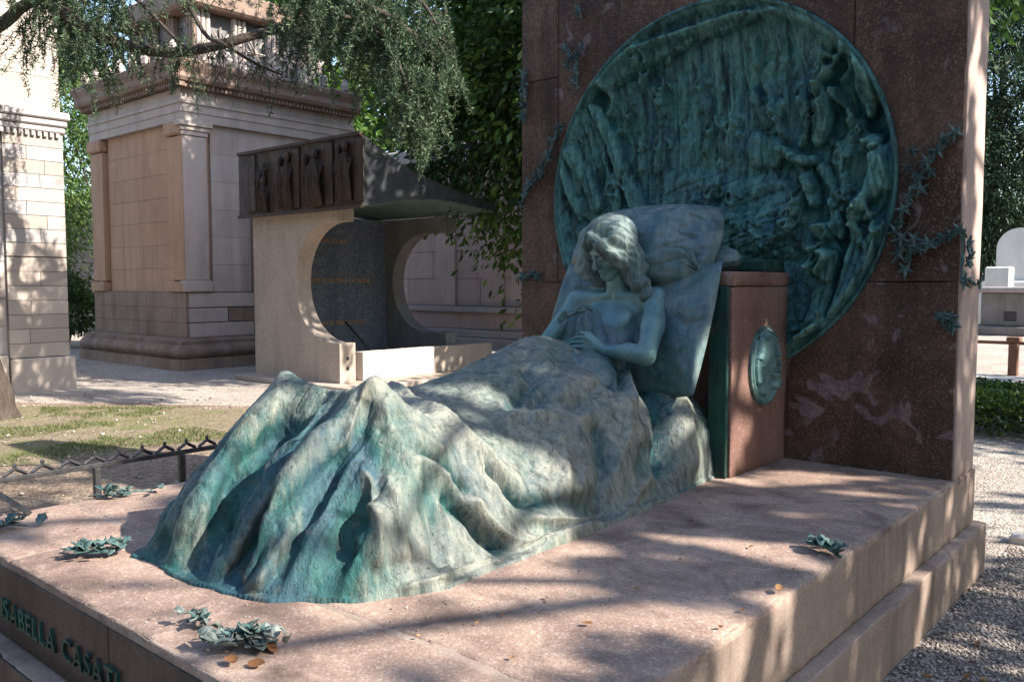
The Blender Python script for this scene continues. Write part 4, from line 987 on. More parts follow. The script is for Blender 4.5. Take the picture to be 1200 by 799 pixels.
sprig('large bleached bronze sprig near the front edge of the plinth', (292, 758), 1.0, 44, 1, 1.3, .6, True)
sprig('small bronze sprig left of the large one near the front edge', (231, 735), .5, 13, 2, 1.3, .2, True)
sprig('dark bronze sprig beside the left hem of the sheet', (112, 652), .85, 34, 3, 1.3, .8)
sprig('flat bronze spray on the plinth by the iron fence', (148, 582), 1.5, 14, 4, 1.0, 1.25)
sprig('bronze spray at the left end of the plinth', (4, 622), 1.1, 12, 5, 1.1, 1.0)
sprig('dark bronze sprig alone on the right of the plinth', (966, 648), 1.1, 20, 6, .6, 2.6)

# ================================================================== IRON FENCE along the left of the plinth
FX = -4.42
fn = empty('iron_fence', (FX, 2.0, 0), 'low black iron fence with zigzag spikes behind the plinth', 'fence')
ra, rb = on_x(-40, 568, FX), on_x(330, 512, FX); zr = (ra[2] + rb[2]) / 2
box('rail', M['iron'], fn, FX - .012, FX + .012, ra[1], rb[1] + 1.2, zr - .012, zr + .012, .003)
for x in (-14, 113, 213, 300):
    y = on_x(x, 540, FX)[1]; box('post', M['iron'], fn, FX - .016, FX + .016, y - .016, y + .016, 0.004, zr - .0125, .003)
ys0, ys1 = on_x(0, 545, FX)[1], on_x(245, 515, FX)[1]; stp = (ys1 - ys0) / 8.6
zig = None
for q in range(-2, 20):
    y = ys0 + (q + .5) * stp
    if zig is None:
        parts = [tube([(0, -stp * .42, .012), (0, 0, stp * .34)], [.009, .009], 4), tube([(0, stp * .42, .012), (0, 0, stp * .34)], [.009, .009], 4), tube([(0, 0, stp * .28), (0, 0, stp * .50), (0, 0, stp * .56)], [.008, .010, .002], 5)]
        v, f = join(parts); zig = mesh_from('spike', v, f); zig.materials.append(M['iron'])
    obj('spike', zig, None, fn, (FX, y, zr + .004))
p0, p1 = on_x(-30, 560, FX + .03), on_z(34, 601, T + .012)
tube_obj('brace', M['iron'], fn, [p0, p0 * .4 + p1 * .6, p1], [.016, .016, .016], 4, 6, False)

# ================================================================== MAUSOLEUM with the moulded base (left middle)
def ashlar(parent, mats, plane, c, a0, a1, z0, z1, nrow, lens, thick=.06, gap=.008, seed=0, sgn=-1, jit=.0, name='stone'):
    """courses of separate blocks on a wall plane; plane 'y' (face at Y=c looking -Y) or 'x' (face at X=c looking +X)"""
    r = random.Random(seed); h = (z1 - z0) / nrow
    for k in range(nrow):
        edges = [a0]; first = True
        while edges[-1] < a1 - 1e-6:
            L = r.uniform(*lens) * (.55 if first and k % 2 else 1); first = False
            e = edges[-1] + L
            if a1 - e < lens[0] * .35: e = a1
            edges.append(min(e, a1))
        for i in range(len(edges) - 1):
            b0, b1 = edges[i] + gap / 2, edges[i + 1] - gap / 2; za, zb = z0 + k * h + gap / 2, z0 + (k + 1) * h - gap / 2
            m = mats[r.randrange(len(mats))] if jit == 0 else mats[k % len(mats)]; o = r.uniform(0, .006)
            if plane == 'y': ubox(name, m, parent, b0, b1, c - o, c + thick, za, zb)
            else: ubox(name, m, parent, c - thick, c + o, b0, b1, za, zb)
def moulding(name, mat, parent, x0, x1, y0, y1, prof, corner='xr'):
    """profile (offset, z) swept round the -Y and +X sides of a box footprint, mitred at the corner"""
    V = []
    for o, z in prof: V += [(x0, y0 - o, z), (x1 + o, y0 - o, z), (x1 + o, y1, z), (x0, y1, z)]
    Fc = []
    for i in range(len(prof) - 1):
        for q in range(3): a = i * 4 + q; Fc.append((a, a + 1, a + 5, a + 4))
        Fc.append((i * 4 + 3, i * 4, i * 4 + 4, i * 4 + 7))
    Fc.append((3, 2, 1, 0)); k = (len(prof) - 1) * 4; Fc.append((k, k + 1, k + 2, k + 3))
    return obj(name, mesh_from(name, V, Fc), mat, parent)
AX0, AX1, AY0, AY1 = -19.0, -15.1, 8.15, 12.15
ma = empty('mausoleum', (-17, 10, 0), 'brown stone mausoleum with moulded base and attic grilles at left', 'mausoleum')
def half_round(o, z0, z1, r, n=7): return [(o + r * math.sin(math.pi * i / (n - 1)), z0 + (z1 - z0) * i / (n - 1)) for i in range(n)]
moulding('base_course', M['base_stone'], ma, AX0, AX1, AY0, AY1, [(.36, -.05), (.36, .20), (.33, .205)])
moulding('torus', M['base_stone'], ma, AX0, AX1, AY0, AY1, [(.30, .20)] + half_round(.27, .21, .46, .085) + [(.24, .465)])
moulding('fillet', M['base_stone'], ma, AX0, AX1, AY0, AY1, [(.22, .46), (.22, .53), (.14, .56), (.10, .58)])
box('dado_core', M['base_stone'], ma, AX0, AX1 - .05, AY0 + .05, AY1, .5, 1.45, 0)
ashlar(ma, [M['base_stone']], 'y', AY0, AX0, AX1 - .001, .58, 1.43, 3, (1.0, 1.5), .08, .006, 3)
ashlar(ma, [M['grey_stone'], M['base_stone']], 'x', AX1, AY0 + .05, 9.6, .58, 1.43, 3, (1.4, 1.6), .08, .02, 4)
box('wall_core', M['warm_stone'], ma, AX0 + .05, AX1 - .16, AY0 + .16, AY1, 1.4, 4.7, 0)
ashlar(ma, [M['warm_stone']], 'y', AY0 + .10, AX0 + .62, AX1 - .58, 1.44, 4.62, 7, (1.3, 2.8), .08, .005, 5)
ashlar(ma, [M['grey_stone']], 'x', AX1 - .10, AY0 + .62, AY1, 1.44, 4.62, 6, (1.0, 1.6), .08, .004, 6)
for (x0, x1, m) in ((AX1 - .56, AX1 - .004, 'warm_stone'), (AX0, AX0 + .56, 'warm_stone')):
    box('pilaster', M[m], ma, x0, x1, AY0 - .003, AY0 + .14, 1.66, 4.35, .01)
    box('pilaster_base', M[m], ma, x0 - .04, x1 + .002, AY0 - .05, AY0 + .14, 1.44, 1.64, .02); box('pilaster_cap', M[m], ma, x0 - .05, x1 + .003, AY0 - .06, AY0 + .14, 4.37, 4.62, .03)
box('pilaster', M['grey_stone'], ma, AX1 - .14, AX1, AY0 + .001, AY0 + .50, 1.66, 4.35, .01)
box('pilaster_base', M['grey_stone'], ma, AX1 - .14, AX1 + .05, AY0 - .045, AY0 + .54, 1.445, 1.655, .02)
for q, (o, z0, z1) in enumerate(((.02, 4.36, 4.44), (.05, 4.445, 4.52), (.09, 4.525, 4.615))): box('cap_band', M['grey_stone'], ma, AX1 - .14, AX1 + o, AY0 - o + .004, AY0 + .50 + o, z0, z1, .008)
moulding('architrave', M['grey_stone'], ma, AX0, AX1, AY0, AY1, [(.01, 4.622), (.01, 4.78), (.03, 4.785), (.03, 4.93), (.06, 4.94), (.06, 5.0), (.02, 5.01), (.02, 5.20)])
moulding('cornice', M['base_stone'], ma, AX0, AX1, AY0, AY1, [(.10, 5.20), (.14, 5.27), (.26, 5.30), (.30, 5.36), (.30, 5.46), (.36, 5.56), (.38, 5.64), (.30, 5.70), (-.5, 5.74)])
de = []
for q in range(46): x = AX1 + .2 - q * .09; de.append(box_vf(x, x + .05, AY0 - .2, AY0 - .05, 5.2, 5.268))
for q in range(46): y = AY0 - .2 + q * .09; de.append(box_vf(AX1 + .05, AX1 + .2, y, y + .05, 5.2, 5.268))
v, f = join(de); o = obj('dentils', mesh_from('dentils', v, f), M['base_stone'], ma); o['kind'] = 'stuff'
ant = mesh_from('antefix', *join([tube([(0, 0, 0), (0, 0, .10), (0, 0, .2), (0, 0, .26)], [.075, .09, .06, .015], 6)])); ant.materials.append(M['grey_stone'])
for q in range(8): obj('antefix', ant, None, ma, (AX1 + .28 - q * .52, AY0 - .28, 5.70))
for q in range(1, 8): obj('antefix', ant, None, ma, (AX1 + .28, AY0 - .28 + q * .55, 5.70))
# set-back attic with pierced grilles
TX1, TY0 = AX1 - .7, AY0 + .7
box('attic', M['dark_stone'], ma, AX0 + .7, TX1 - .12, TY0 + .12, AY1 - .4, 5.72, 6.95, 0)
box('attic_cornice', M['base_stone'], ma, AX0 + .4, TX1 + .25, TY0 - .25, AY1 - .1, 6.96, 7.4, .05)
for q in range(5):
    y = TY0 + .04 + q * .80
    if y + .3 > AY1 - .4: break
    for k in range(3): box('flute', M['grey_stone'], ma, TX1 - .115, TX1 + .02, y + k * .105, y + k * .105 + .085, 5.76, 6.95, .02)
    ya, yb = y + .33, y + .78; zc = 6.36; yc = (ya + yb) / 2
    gr = []
    for ang in range(0, 180, 45):
        a = math.radians(ang); gr.append(tube([(TX1 - .06, yc - .24 * math.cos(a), zc - .36 * math.sin(a)), (TX1 - .06, yc + .24 * math.cos(a), zc + .36 * math.sin(a))], [.022, .022], 4))
    v, f = join(gr); obj('grille', mesh_from('grille', v, f), M['grey_stone'], ma)
for q in range(5):
    x = TX1 - .3 - q * .8
    for k in range(3): box('flute', M['base_stone'], ma, x + k * .1, x + k * .1 + .08, TY0 - .02, TY0 + .115, 5.76, 6.95, .02)
# doorway on the sunny side with a dark corbel
for o in (0,):
    box('door_jamb', M['base_stone'], ma, AX1 - .1, AX1 + .02, 9.60, 9.78, .58, 3.35, .02); box('door_corbel', M['dark_stone'], ma, AX1 - .1, AX1 + .20, 9.40, 9.86, 3.36, 3.72, .06, 2)
    box('door_jamb', M['base_stone'], ma, AX1 - .1, AX1 + .02, 10.9, 11.08, .58, 3.35, .02); box('door_lintel', M['grey_stone'], ma, AX1 - .1, AX1 + .12, 9.5, 11.2, 3.73, 3.95, .03)
    box('door', M['dull_stone'], ma, AX1 - .12, AX1 - .015, 9.785, 10.895, .58, 3.35, .01)

# ================================================================== ASHLAR TOMB at the left edge
tb = empty('ashlar_tomb', (-14.3, 4.6, 0), 'pale ashlar tomb with dark bands at the left edge', 'tomb')
BX = -13.64
box('core', M['dull_stone'], tb, -17, BX - .06, 2.0, 5.40, 0, 6.8, 0)
box('base_block', M['pale_stone'], tb, -17, BX + .06, 4.62, 5.52, -.05, .50, .02); box('base_block', M['pale_stone'], tb, -17, BX + .02, 2.0, 4.60, -.05, .56, .02)
ashlar(tb, [M['pale_stone'], M['dull_stone']], 'x', BX, 4.62, 5.455, 2.0, 3.82, 9, (.5, .9), .07, .008, 11, jit=1)
ashlar(tb, [M['pale_stone']], 'x', BX, 4.62, 5.455, .51, 1.99, 7, (.5, .9), .07, .007, 12)
ashlar(tb, [M['dull_stone']], 'x', BX - .05, 2.0, 4.61, .57, 3.95, 5, (.9, 1.3), .05, .01, 13)
for z in (1.18, 1.58):                                    # two carved square panels with a ring and cross
    yc = 4.37; cp = [box_vf(BX - .05, BX - .02, yc - .22, yc + .22, z - .18, z + .18)]
    th = np.linspace(0, 2 * math.pi, 20); cp.append(tube(np.stack([np.full(20, BX - .015), yc + .15 * np.cos(th), z + .14 * np.sin(th)], 1), .018, 5, False))
    for a in (.6, 2.2, 3.7, 5.3): cp.append(tube([(BX - .012, yc, z), (BX - .012, yc + .15 * math.cos(a), z + .14 * math.sin(a))], [.02, .03], 5))
    v, f = join(cp); obj('carved_panel', mesh_from('carved_panel', v, f), M['pale_stone'], tb)
for o, z0, z1, y0 in ((.03, 3.84, 3.93, 4.55), (.055, 3.935, 4.03, 4.5), (.085, 4.035, 4.15, 4.45)): box('cornice', M['dull_stone'], tb, -17, BX + o, 2.0, 5.46 + o, z0, z1, .02)
de = [box_vf(BX + .01, BX + .05, 3.9 + q * .085, 3.95 + q * .085, 3.77, 3.836) for q in range(18)]; v, f = join(de)
o = obj('dentils', mesh_from('dentils', v, f), M['dull_stone'], tb); o['kind'] = 'stuff'
ashlar(tb, [M['pale_stone']], 'x', BX - .02, 2.0, 5.44, 4.16, 6.6, 5, (.9, 1.5), .06, .008, 14)
box('string_course', M['dull_stone'], tb, -17, BX + .05, 2.0, 4.60, 3.5, 3.62, .02)

# ================================================================== MODERN TOMB with round openings
mt = empty('modern_tomb', (-11.4, 9.5, 0), 'modern granite tomb with round openings under a bronze canopy', 'tomb')
CY0, CY1, CXL, CXR = 8.08, 11.1, -12.70, -10.42
box('floor', M['concrete'], mt, CXL - .2, CXR + .6, CY0 - .3, CY1 + .3, .0, .08, .01)
def bite(name, y0, y1, xl, xr, cx, cz, r, mat):
    o = box(name, M[mat], mt, xl, xr, y0, y1, .08, 2.79, 0)
    bm = bmesh.new(); bmesh.ops.create_cone(bm, cap_ends=True, segments=72, radius1=r, radius2=r, depth=1.2)
    bmesh.ops.rotate(bm, verts=bm.verts, matrix=Matrix.Rotation(math.pi / 2, 3, 'X')); bmesh.ops.translate(bm, verts=bm.verts, vec=(cx, (y0 + y1) / 2, cz))
    me = bpy.data.meshes.new('c'); bm.to_mesh(me); bm.free(); c1 = bpy.data.objects.new('c', me); COL.objects.link(c1)
    c2 = bpy.data.objects.new('c', box_me('c', cx, xr + .5, y0 - .4, y1 + .4, cz - r + .003, cz + r - .003)); COL.objects.link(c2)
    o.parent = None; o.location = (0, 0, 0); boolean_cut(o, [c1, c2]); o.parent = mt; o.location = -mt.location
    return o
bite('front_slab', CY0, CY0 + .30, CXL, CXR, -10.60, 1.62, .93, 'concrete')
bite('back_slab', CY1 - .28, CY1, CXL + .02, -10.90, -11.42, 1.62, .90, 'dark_stone')
box('left_slab', M['concrete'], mt, CXL - .04, CXL - .003, CY0 + .12, CY1, .08, 2.79, .006)
box('inscription_wall', M['blue_granite'], mt, CXL + .02, CXL + .20, CY0 + .302, CY1 - .282, .082, 2.785, .004)
for txt, z, y0, sz in (('RIRI DI CASA', 2.33, 9.35, .10), ('HAMO DE DIO TERNE LA CALCINE', 1.62, 9.02, .10), ('CASA DI TERRENO MORTE', .86, 9.22, .10)):
    letters(txt, mt, M['gilt'], (CXL + .205, y0, z), np.array([0, 1., 0]), np.array([0, 0, 1.]), sz, .012, 'letter', .80)
box('low_wall', M['white_wall'], mt, CXR - .26, CXR - .06, 8.58, 10.12, .082, .53, .006); box('low_wall', M['concrete'], mt, CXR - .255, CXR - .065, 10.123, 11.6, .082, .525, .006)  # one wall: sunlit stretch painted pale, shaded stretch painted darker
for z in (.30, .46): 
    th = np.linspace(0, 2 * math.pi, 13)[:-1]; ht = [(CXR + .003, CY0 + .15 + .03 * math.cos(a), z + .03 * math.sin(a)) for a in th]
    obj('drain_hole', mesh_from('drain_hole', ht, [tuple(range(12))]), M['iron'], mt)
tube_obj('handrail', M['iron'], mt, [(CXL + 1.0, 9.2, .95), (CXL + 1.5, 9.2, .60), (CXL + 1.9, 9.2, .30)], [.02, .02, .02], 6, 6)
for y in (9.0, 9.5): tube_obj('handrail_post', M['iron'], mt, [(CXL + 1.55, y, .08), (CXL + 1.55, y, .62)], [.018, .018], 6)
# canopy: swept section seen from the side
cxl, cxr = -12.86, -9.70
ty = [7.98, 8.25, 8.6, 9.0, 9.5, 10.0, 10.4, 10.8]; tz = [3.74, 3.60, 3.43, 3.29, 3.17, 3.06, 2.98, 2.92]
by = [7.98, 8.25, 8.6, 9.0, 9.5, 10.0, 10.4, 10.8]; bz = [2.70, 2.74, 2.82, 2.88, 2.90, 2.88, 2.84, 2.80]
def strip(name, mat, ys_, zs_, x0, x1, flip=False, th=.03):
    V = []; n = len(ys_)
    for x in (x0, x1):
        for y, z in zip(ys_, zs_): V.append((x, y, z))
    for x in (x0, x1):
        for y, z in zip(ys_, zs_): V.append((x, y, z - th if not flip else z + th))
    Fc = []
    for i in range(n - 1):
        Fc += [(i, n + i, n + i + 1, i + 1), (2 * n + i + 1, 3 * n + i + 1, 3 * n + i, 2 * n + i), (i + 1, 2 * n + i + 1, 2 * n + i, i), (n + i, 3 * n + i, 3 * n + i + 1, n + i + 1)]
    Fc += [(0, 2 * n, 3 * n, n), (n - 1, 2 * n - 1, 4 * n - 1, 3 * n - 1)]
    o = obj(name, mesh_from(name, V, Fc, False), mat, mt); bm = bmesh.new(); bm.from_mesh(o.data); bmesh.ops.recalc_face_normals(bm, faces=bm.faces); bm.to_mesh(o.data); bm.free(); return o
cy = np.linspace(7.98, 10.8, 30); ctz = np.interp(cy, ty, tz); cbz = np.interp(cy, by, bz)
strip('roof_sheet', M['lead'], cy, ctz, cxl, cxr); strip('soffit', M['copper_under'], cy, cbz, cxl, cxr - .02, True)
V = []; 
for x in (cxr - .03, cxr + .004):
    for y, z in zip(cy, ctz): V.append((x, y, z - .02))
    for y, z in zip(cy, cbz): V.append((x, y, z + .02))
n = len(cy); Fc = []
for k in (0, 2 * n):
    for i in range(n - 1):
        q = (k + i, k + i + 1, k + n + i + 1, k + n + i); Fc.append(q if k == 0 else q[::-1])
for i in range(n - 1): Fc += [(i, 2 * n + i, 2 * n + i + 1, i + 1), (n + i + 1, 3 * n + i + 1, 3 * n + i, n + i)]
obj('side_panel', mesh_from('side_panel', V, Fc), M['lead'], mt)
box('frieze_panel', M['dark_bronze'], mt, cxl, cxr + .02, 7.93, 7.975, 2.70, 3.745, .004)
box('frieze_edge', M['dark_bronze'], mt, cxl - .01, cxr + .03, 7.90, 7.929, 3.715, 3.765, .004); box('frieze_edge', M['dark_bronze'], mt, cxl - .01, cxr + .03, 7.90, 7.929, 2.68, 2.73, .004)
def robed(px0, w, zb, zt, depth, seed, head=True, cross=False):
    r = random.Random(seed); xc = on_y(px0, 210, 7.92)[0]; pcs = []
    nf = 5
    for q in range(nf):
        x = xc + (q - (nf - 1) / 2) * w / nf
        pcs.append(tube([(x + r.uniform(-.01, .01), 7.925 - depth * .3, zb), (x, 7.925 - depth * r.uniform(.5, .9), zb + (zt - zb) * .4), (x * .7 + xc * .3, 7.925 - depth * .8, zb + (zt - zb) * .75), (xc, 7.925 - depth * .6, zt)], [w / nf * .75, w / nf * .7, w / nf * .6, w / nf * .4], 6))
    if head: pcs.append(tube([(xc, 7.90, zt - .02), (xc, 7.88, zt + .05), (xc, 7.89, zt + .11), (xc, 7.9, zt + .14)], [.03, .05, .045, .01], 7))
    pcs.append(tube([(xc - w * .45, 7.89, zt - .15), (xc - w * .2, 7.86, zt - .3), (xc + w * .15, 7.86, zt - .28)], [.03, .028, .02], 6)); pcs.append(tube([(xc + w * .45, 7.89, zt - .12), (xc + w * .3, 7.86, zt - .34)], [.03, .022], 6))
    if cross: pcs += [tube([(xc, 7.90, zt), (xc, 7.90, zt + .36)], [.022, .022], 4), tube([(xc - .1, 7.90, zt + .24), (xc + .1, 7.90, zt + .24)], [.02, .02], 4)]
    v, f = join(pcs); obj('relief_figure', mesh_from('relief_figure', v, f, True), M['dark_bronze'], mt)
for a in ((304, .10, 2.78, 3.50, .07, 1, False), (311, .16, 2.76, 3.18, .09, 2, True, True), (330, .14, 2.78, 3.45, .07, 3), (339, .20, 2.76, 3.50, .10, 4), (360, .16, 2.78, 3.42, .07, 5), (372, .30, 2.76, 3.48, .12, 6), (399, .14, 2.80, 3.50, .07, 7), (407, .24, 2.80, 3.52, .10, 8)): robed(*a)
for x in (296, 347, 386, 421):
    xc = on_y(x, 210, 7.92)[0]; box('frieze_stud', M['dark_bronze'], mt, xc - .10, xc + .10, 7.905, 7.9295, 2.76, 3.69, .02)

# ================================================================== STONE MAUSOLEUM behind the modern tomb
md_ = empty('far_mausoleum', (-14.5, 18, 0), 'mauve stone block mausoleum seen through the round opening', 'mausoleum')
DY = 16.2
box('core', M['mauve_stone'], md_, -21.5, -9.8, DY + .05, 21, 0, 5.2, 0)
ashlar(md_, [M['mauve_stone']], 'y', DY, -19.0, -9.8, 1.02, 4.6, 5, (1.2, 1.9), .045, .016, 31)
for x in (-16.6, -14.9, -13.1, -11.3): box('pilaster', M['mauve_stone'], md_, x, x + .7, DY - .07, DY - .008, 1.02, 4.6, .01)
box('ledge', M['dull_stone'], md_, -19.3, -9.6, DY - .25, DY + .04, .86, 1.01, .02); box('dado', M['mauve_stone'], md_, -19.2, -9.7, DY - .12, DY + .04, .42, .855, .01)
box('step', M['dull_stone'], md_, -19.6, -9.4, DY - .5, DY + .04, -.03, .22, .02); box('step', M['dull_stone'], md_, -19.4, -9.5, DY - .3, DY + .04, .223, .415, .02)
box('cornice', M['dull_stone'], md_, -19.4, -9.5, DY - .35, 21.1, 4.62, 5.2, .05)

# wall glimpsed between the two tombs
gw = empty('garden_wall', (-30, 9, 0), 'grey block wall glimpsed between the two tombs at left', 'wall')
box('core', M['dull_stone'], gw, -33, -30.1, 3, 14, 0, 4.6, 0)
ashlar(gw, [M['dull_stone']], 'x', -30, 8.5, 14, 0, 4.6, 10, (.9, 1.5), .1, .02, 41)

# ================================================================== THINGS BEYOND THE STELE, right edge
sg = empty('sarcophagus', (-6.0, 31, 0), 'grey sarcophagus tomb with sloped lid beyond the stele', 'tomb')
a, b = on_z(1148, 392), on_z(1216, 392); sx0, sx1, sy = a[0], b[0] + .6, a[1]
box('base', M['dark_stone'], sg, sx0 - .3, sx1 + .3, sy - .3, sy + 2.2, 0, .28, .03); box('chest', M['dark_stone'], sg, sx0, sx1, sy, sy + 1.9, .282, 1.32, .03)
box('lid', M['dull_stone'], sg, sx0 - .15, sx1 + .15, sy - .15, sy + 2.05, 1.322, 1.5, .08, 2); box('niche', M['iron'], sg, sx0 + .65, sx0 + 1.0, sy - .02, sy + .05, .45, .75, .02)
hs = empty('rounded_headstone', (-7, 36, 0), 'tall white rounded headstone behind the sarcophagus', 'headstone')
c = on_y(1196, 262, 36.); mm = []
for q in range(14): th_ = math.pi * q / 13; mm.append((c[0] - .75 * math.cos(th_), 2.9 + .75 * math.sin(th_) + .0))
pro = [(c[0] - .75, 0)] + mm + [(c[0] + .75, 0)]; V = [(x, 36, z) for x, z in pro] + [(x, 36.5, z) for x, z in pro]; k = len(pro)
obj('stone', mesh_from('stone', V, [tuple(range(k))[::1], tuple(range(k, 2 * k))[::-1]] + [((i + 1) % k, i, k + i, k + (i + 1) % k) for i in range(k)]), M['white_stone'], hs)
box('plinth', M['white_stone'], hs, c[0] - 1.2, c[0] + 1.2, 35.6, 36.9, 0, 1.7, .05)
bs = empty('bronze_bust_stone', (-7.2, 33.5, 0), 'small white stepped monument left of the rounded headstone', 'monument')
c = on_y(1165, 320, 34.); box('block', M['white_stone'], bs, c[0] - .3, c[0] + .5, 34, 34.7, 0, 2.2, .05); box('base', M['white_stone'], bs, c[0] - .55, c[0] + .75, 33.8, 34.9, 0, 1.2, .05)
rl = empty('rusty_railing', (-3.2, 17, 0), 'rusty low railing with a square post beyond the hedge', 'railing')
a = on_z(1187, 440); box('post', M['rust'], rl, a[0] - .075, a[0] + .075, a[1] - .075, a[1] + .075, 0, .58, .015); box('post_cap', M['rust'], rl, a[0] - .11, a[0] + .11, a[1] - .11, a[1] + .11, .583, .68, .03, 2)
box('rail', M['rust'], rl, a[0] - 3.2, a[0] - .077, a[1] - .03, a[1] + .03, .54, .60, .01); box('rail', M['rust'], rl, a[0] + .077, a[0] + 2, a[1] - .03, a[1] + .03, .54, .60, .01)
mk = obj('mossy_kerb', box_me('mossy_kerb', -7, 2, 14.2, 14.75, -.02, .2, .04), M['kerb']); tag(mk, 'low mossy kerb stone behind the hedge', 'kerb')
kb = obj('pale_kerb', box_me('pale_kerb', -1.06, 2.2, 5.93, 6.05, -.06, .055, .012), M['kerb']); tag(kb, 'narrow pale stone kerb right of the plinth', 'kerb')

# ================================================================== VEGETATION
def leaf_mesh(name, P, D, L, Wd, mat, fold=.25, seed=0, attr=None):
    """one diamond leaf per point: P centres, D directions, L lengths, Wd widths"""
    r = np.random.default_rng(seed); n = len(P); D = D / np.maximum(np.linalg.norm(D, axis=1, keepdims=True), 1e-9)
    A = r.normal(size=(n, 3)); Sd = np.cross(D, A); Sd /= np.maximum(np.linalg.norm(Sd, axis=1, keepdims=True), 1e-9); Nn = np.cross(Sd, D)
    L = np.broadcast_to(np.asarray(L, float), (n,))[:, None]; Wd = np.broadcast_to(np.asarray(Wd, float), (n,))[:, None]
    V = np.stack([P - D * L * .5, P + Sd * Wd * .5 + Nn * Wd * fold, P + D * L * .5, P - Sd * Wd * .5 + Nn * Wd * fold], 1).reshape(-1, 3)
    me = mesh_from(name, V, np.arange(n * 4).reshape(n, 4)); a = r.random(n) if attr is None else attr
    put_attr(me, 'rnd', np.repeat(a, 4)); me.materials.append(mat); return me
def clump_crown(c, rad, nclump, per, csize, seed, shell=.55, flat=1.0, zcut=None):
    """leaf positions grouped in clumps spread through an uneven crown volume"""
    r = np.random.default_rng(seed); d = r.normal(size=(nclump, 3)); d /= np.linalg.norm(d, axis=1, keepdims=True)
    rho = (shell + (1 - shell) * r.random(nclump)) * (1 + .22 * fbm(d[:, 0] * 2.3, d[:, 1] * 2.3, d[:, 2] * 2.3, seed, 3) * 2)
    C = np.array(c) + d * rho[:, None] * np.array(rad)
    k = np.repeat(np.arange(nclump), per); off = r.normal(size=(len(k), 3)) * csize * (.6 + .8 * r.random(nclump))[k][:, None] * np.array([1, 1, .7 * flat])
    P = C[k] + off; D = off / np.maximum(np.linalg.norm(off, axis=1, keepdims=True), 1e-6) * .6 + d[k] * .5 + r.normal(size=P.shape) * .35; D[:, 2] -= .35
    tone = np.clip(.45 + .28 * r.normal(size=nclump)[k] * .6 + .2 * r.normal(size=len(k)), 0, 1)
    return P, D, tone, C
def trunk_me(base, top, r0, r1, limbs, seed=0):
    r = random.Random(seed); pcs = []; b, t_ = np.array(base, float), np.array(top, float)
    pts = [b + (t_ - b) * q / 5 + np.array([r.uniform(-.1, .1), r.uniform(-.1, .1), 0]) * (q > 0) for q in range(6)]; pts.insert(1, b + (t_ - b) * .03)
    pcs.append(tube(curve_pts(pts, 22), np.interp(np.linspace(0, 1, 22), [0, .05, .3, 1], [r0 * 1.5, r0 * 1.05, r0 * .85, r1]), 12))
    for e in limbs:
        s = b + (t_ - b) * r.uniform(.45, .95); e = np.array(e); m = (s + e) / 2 + np.array([0, 0, .25])
        pcs.append(tube(curve_pts([s, m, e], 9), np.linspace(r1 * .9, .012, 9), 6))
    return mesh_from('trunk', *join(pcs), True)
def tree(name, label, base, c, rad, nclump, per, csize, leaf, mat, seed, r0=.2, group=None, cat='tree', shell=.5, keep=None):
    root = empty(name, (base[0], base[1], 0), label, cat, group)
    P, D, tone, C = clump_crown(c, rad, nclump, per, csize, seed, shell)
    if keep is not None: k = keep(P); P, D, tone = P[k], D[k], tone[k]
    ok = P[:, 2] > .3; P, D, tone = P[ok], D[ok], tone[ok]
    r = np.random.default_rng(seed + 5); L = leaf[0] * (.7 + .6 * r.random(len(P)))
    obj('crown', leaf_mesh('crown', P, D, L, L * leaf[1], mat, .22, seed, tone), None, root)
    idx = r.choice(len(C), size=min(26, len(C)), replace=False)
    obj('trunk', trunk_me((base[0], base[1], -.1), (c[0], c[1], c[2] + rad[2] * .3), r0, r0 * .35, C[idx], seed), M['bark'], root); return root

def lane(P):  # leaves cut away so the sun reaches the low wall
    s_ = np.array(sdir); k = (P[:, 0] - (-10.48)) / s_[0]; y = P[:, 1] - s_[1] * k; z = P[:, 2] - s_[2] * k
    return ~((y > 8.3) & (y < 10.15) & (z > -.1) & (z < .65))
# big dark broadleaf tree overhanging the modern tomb, brighter ones behind
tree('broadleaf_tree', 'large dark glossy broadleaf tree leaning over the modern tomb canopy', (-9.2, 13.6), (-9.3, 12.6, 6.6), (3.3, 3.5, 4.9), 950, 85, .34, (.17, .42), M['leaf'], 201, .22, keep=lane)
tree('broadleaf_tree', 'bright green broadleaf tree rising behind the far mausoleum', (-21, 25), (-21, 25, 7.5), (5.5, 5, 5.5), 420, 70, .55, (.30, .45), M['leaf_bright'], 202, .3)
tree('broadleaf_tree', 'tall green tree beyond the attic of the brown mausoleum', (-25, 17), (-25, 17, 8.0), (5, 5, 5.5), 380, 60, .55, (.30, .45), M['leaf_bright'], 203, .3)
tree('broadleaf_tree', 'dense tree filling the gap above the far mausoleum', (-16, 27), (-15, 27, 8.5), (6, 4, 6.5), 420, 60, .6, (.32, .45), M['leaf'], 204, .3)
tree('thuja_tree', 'light green thuja between the ashlar tomb and the brown mausoleum', (-24.5, 9.4), (-24.5, 9.4, 6.2), (1.7, 1.7, 5.2), 420, 70, .26, (.16, .28), M['thuja'], 205, .16)
tree('laurel_bush', 'dark laurel bush at the foot of the thuja', (-22.5, 8.9), (-22.5, 8.9, 1.05), (1.1, .9, .95), 130, 50, .18, (.11, .4), M['leaf'], 206, .05, cat='bush')
tree('conifer_tree', 'tall dark conifer beyond the right edge of the stele', (-8.3, 40), (-8.0, 40, 8.5), (3.8, 3.0, 8.2), 1500, 60, .42, (.24, .25), M['needle'], 207, .3)
tree('broadleaf_tree', 'green bush tree below the dark conifer at right', (-9.2, 44), (-8.8, 44, 3.0), (3.8, 2.5, 3.0), 300, 50, .45, (.24, .45), M['leaf_bright'], 208, .15)
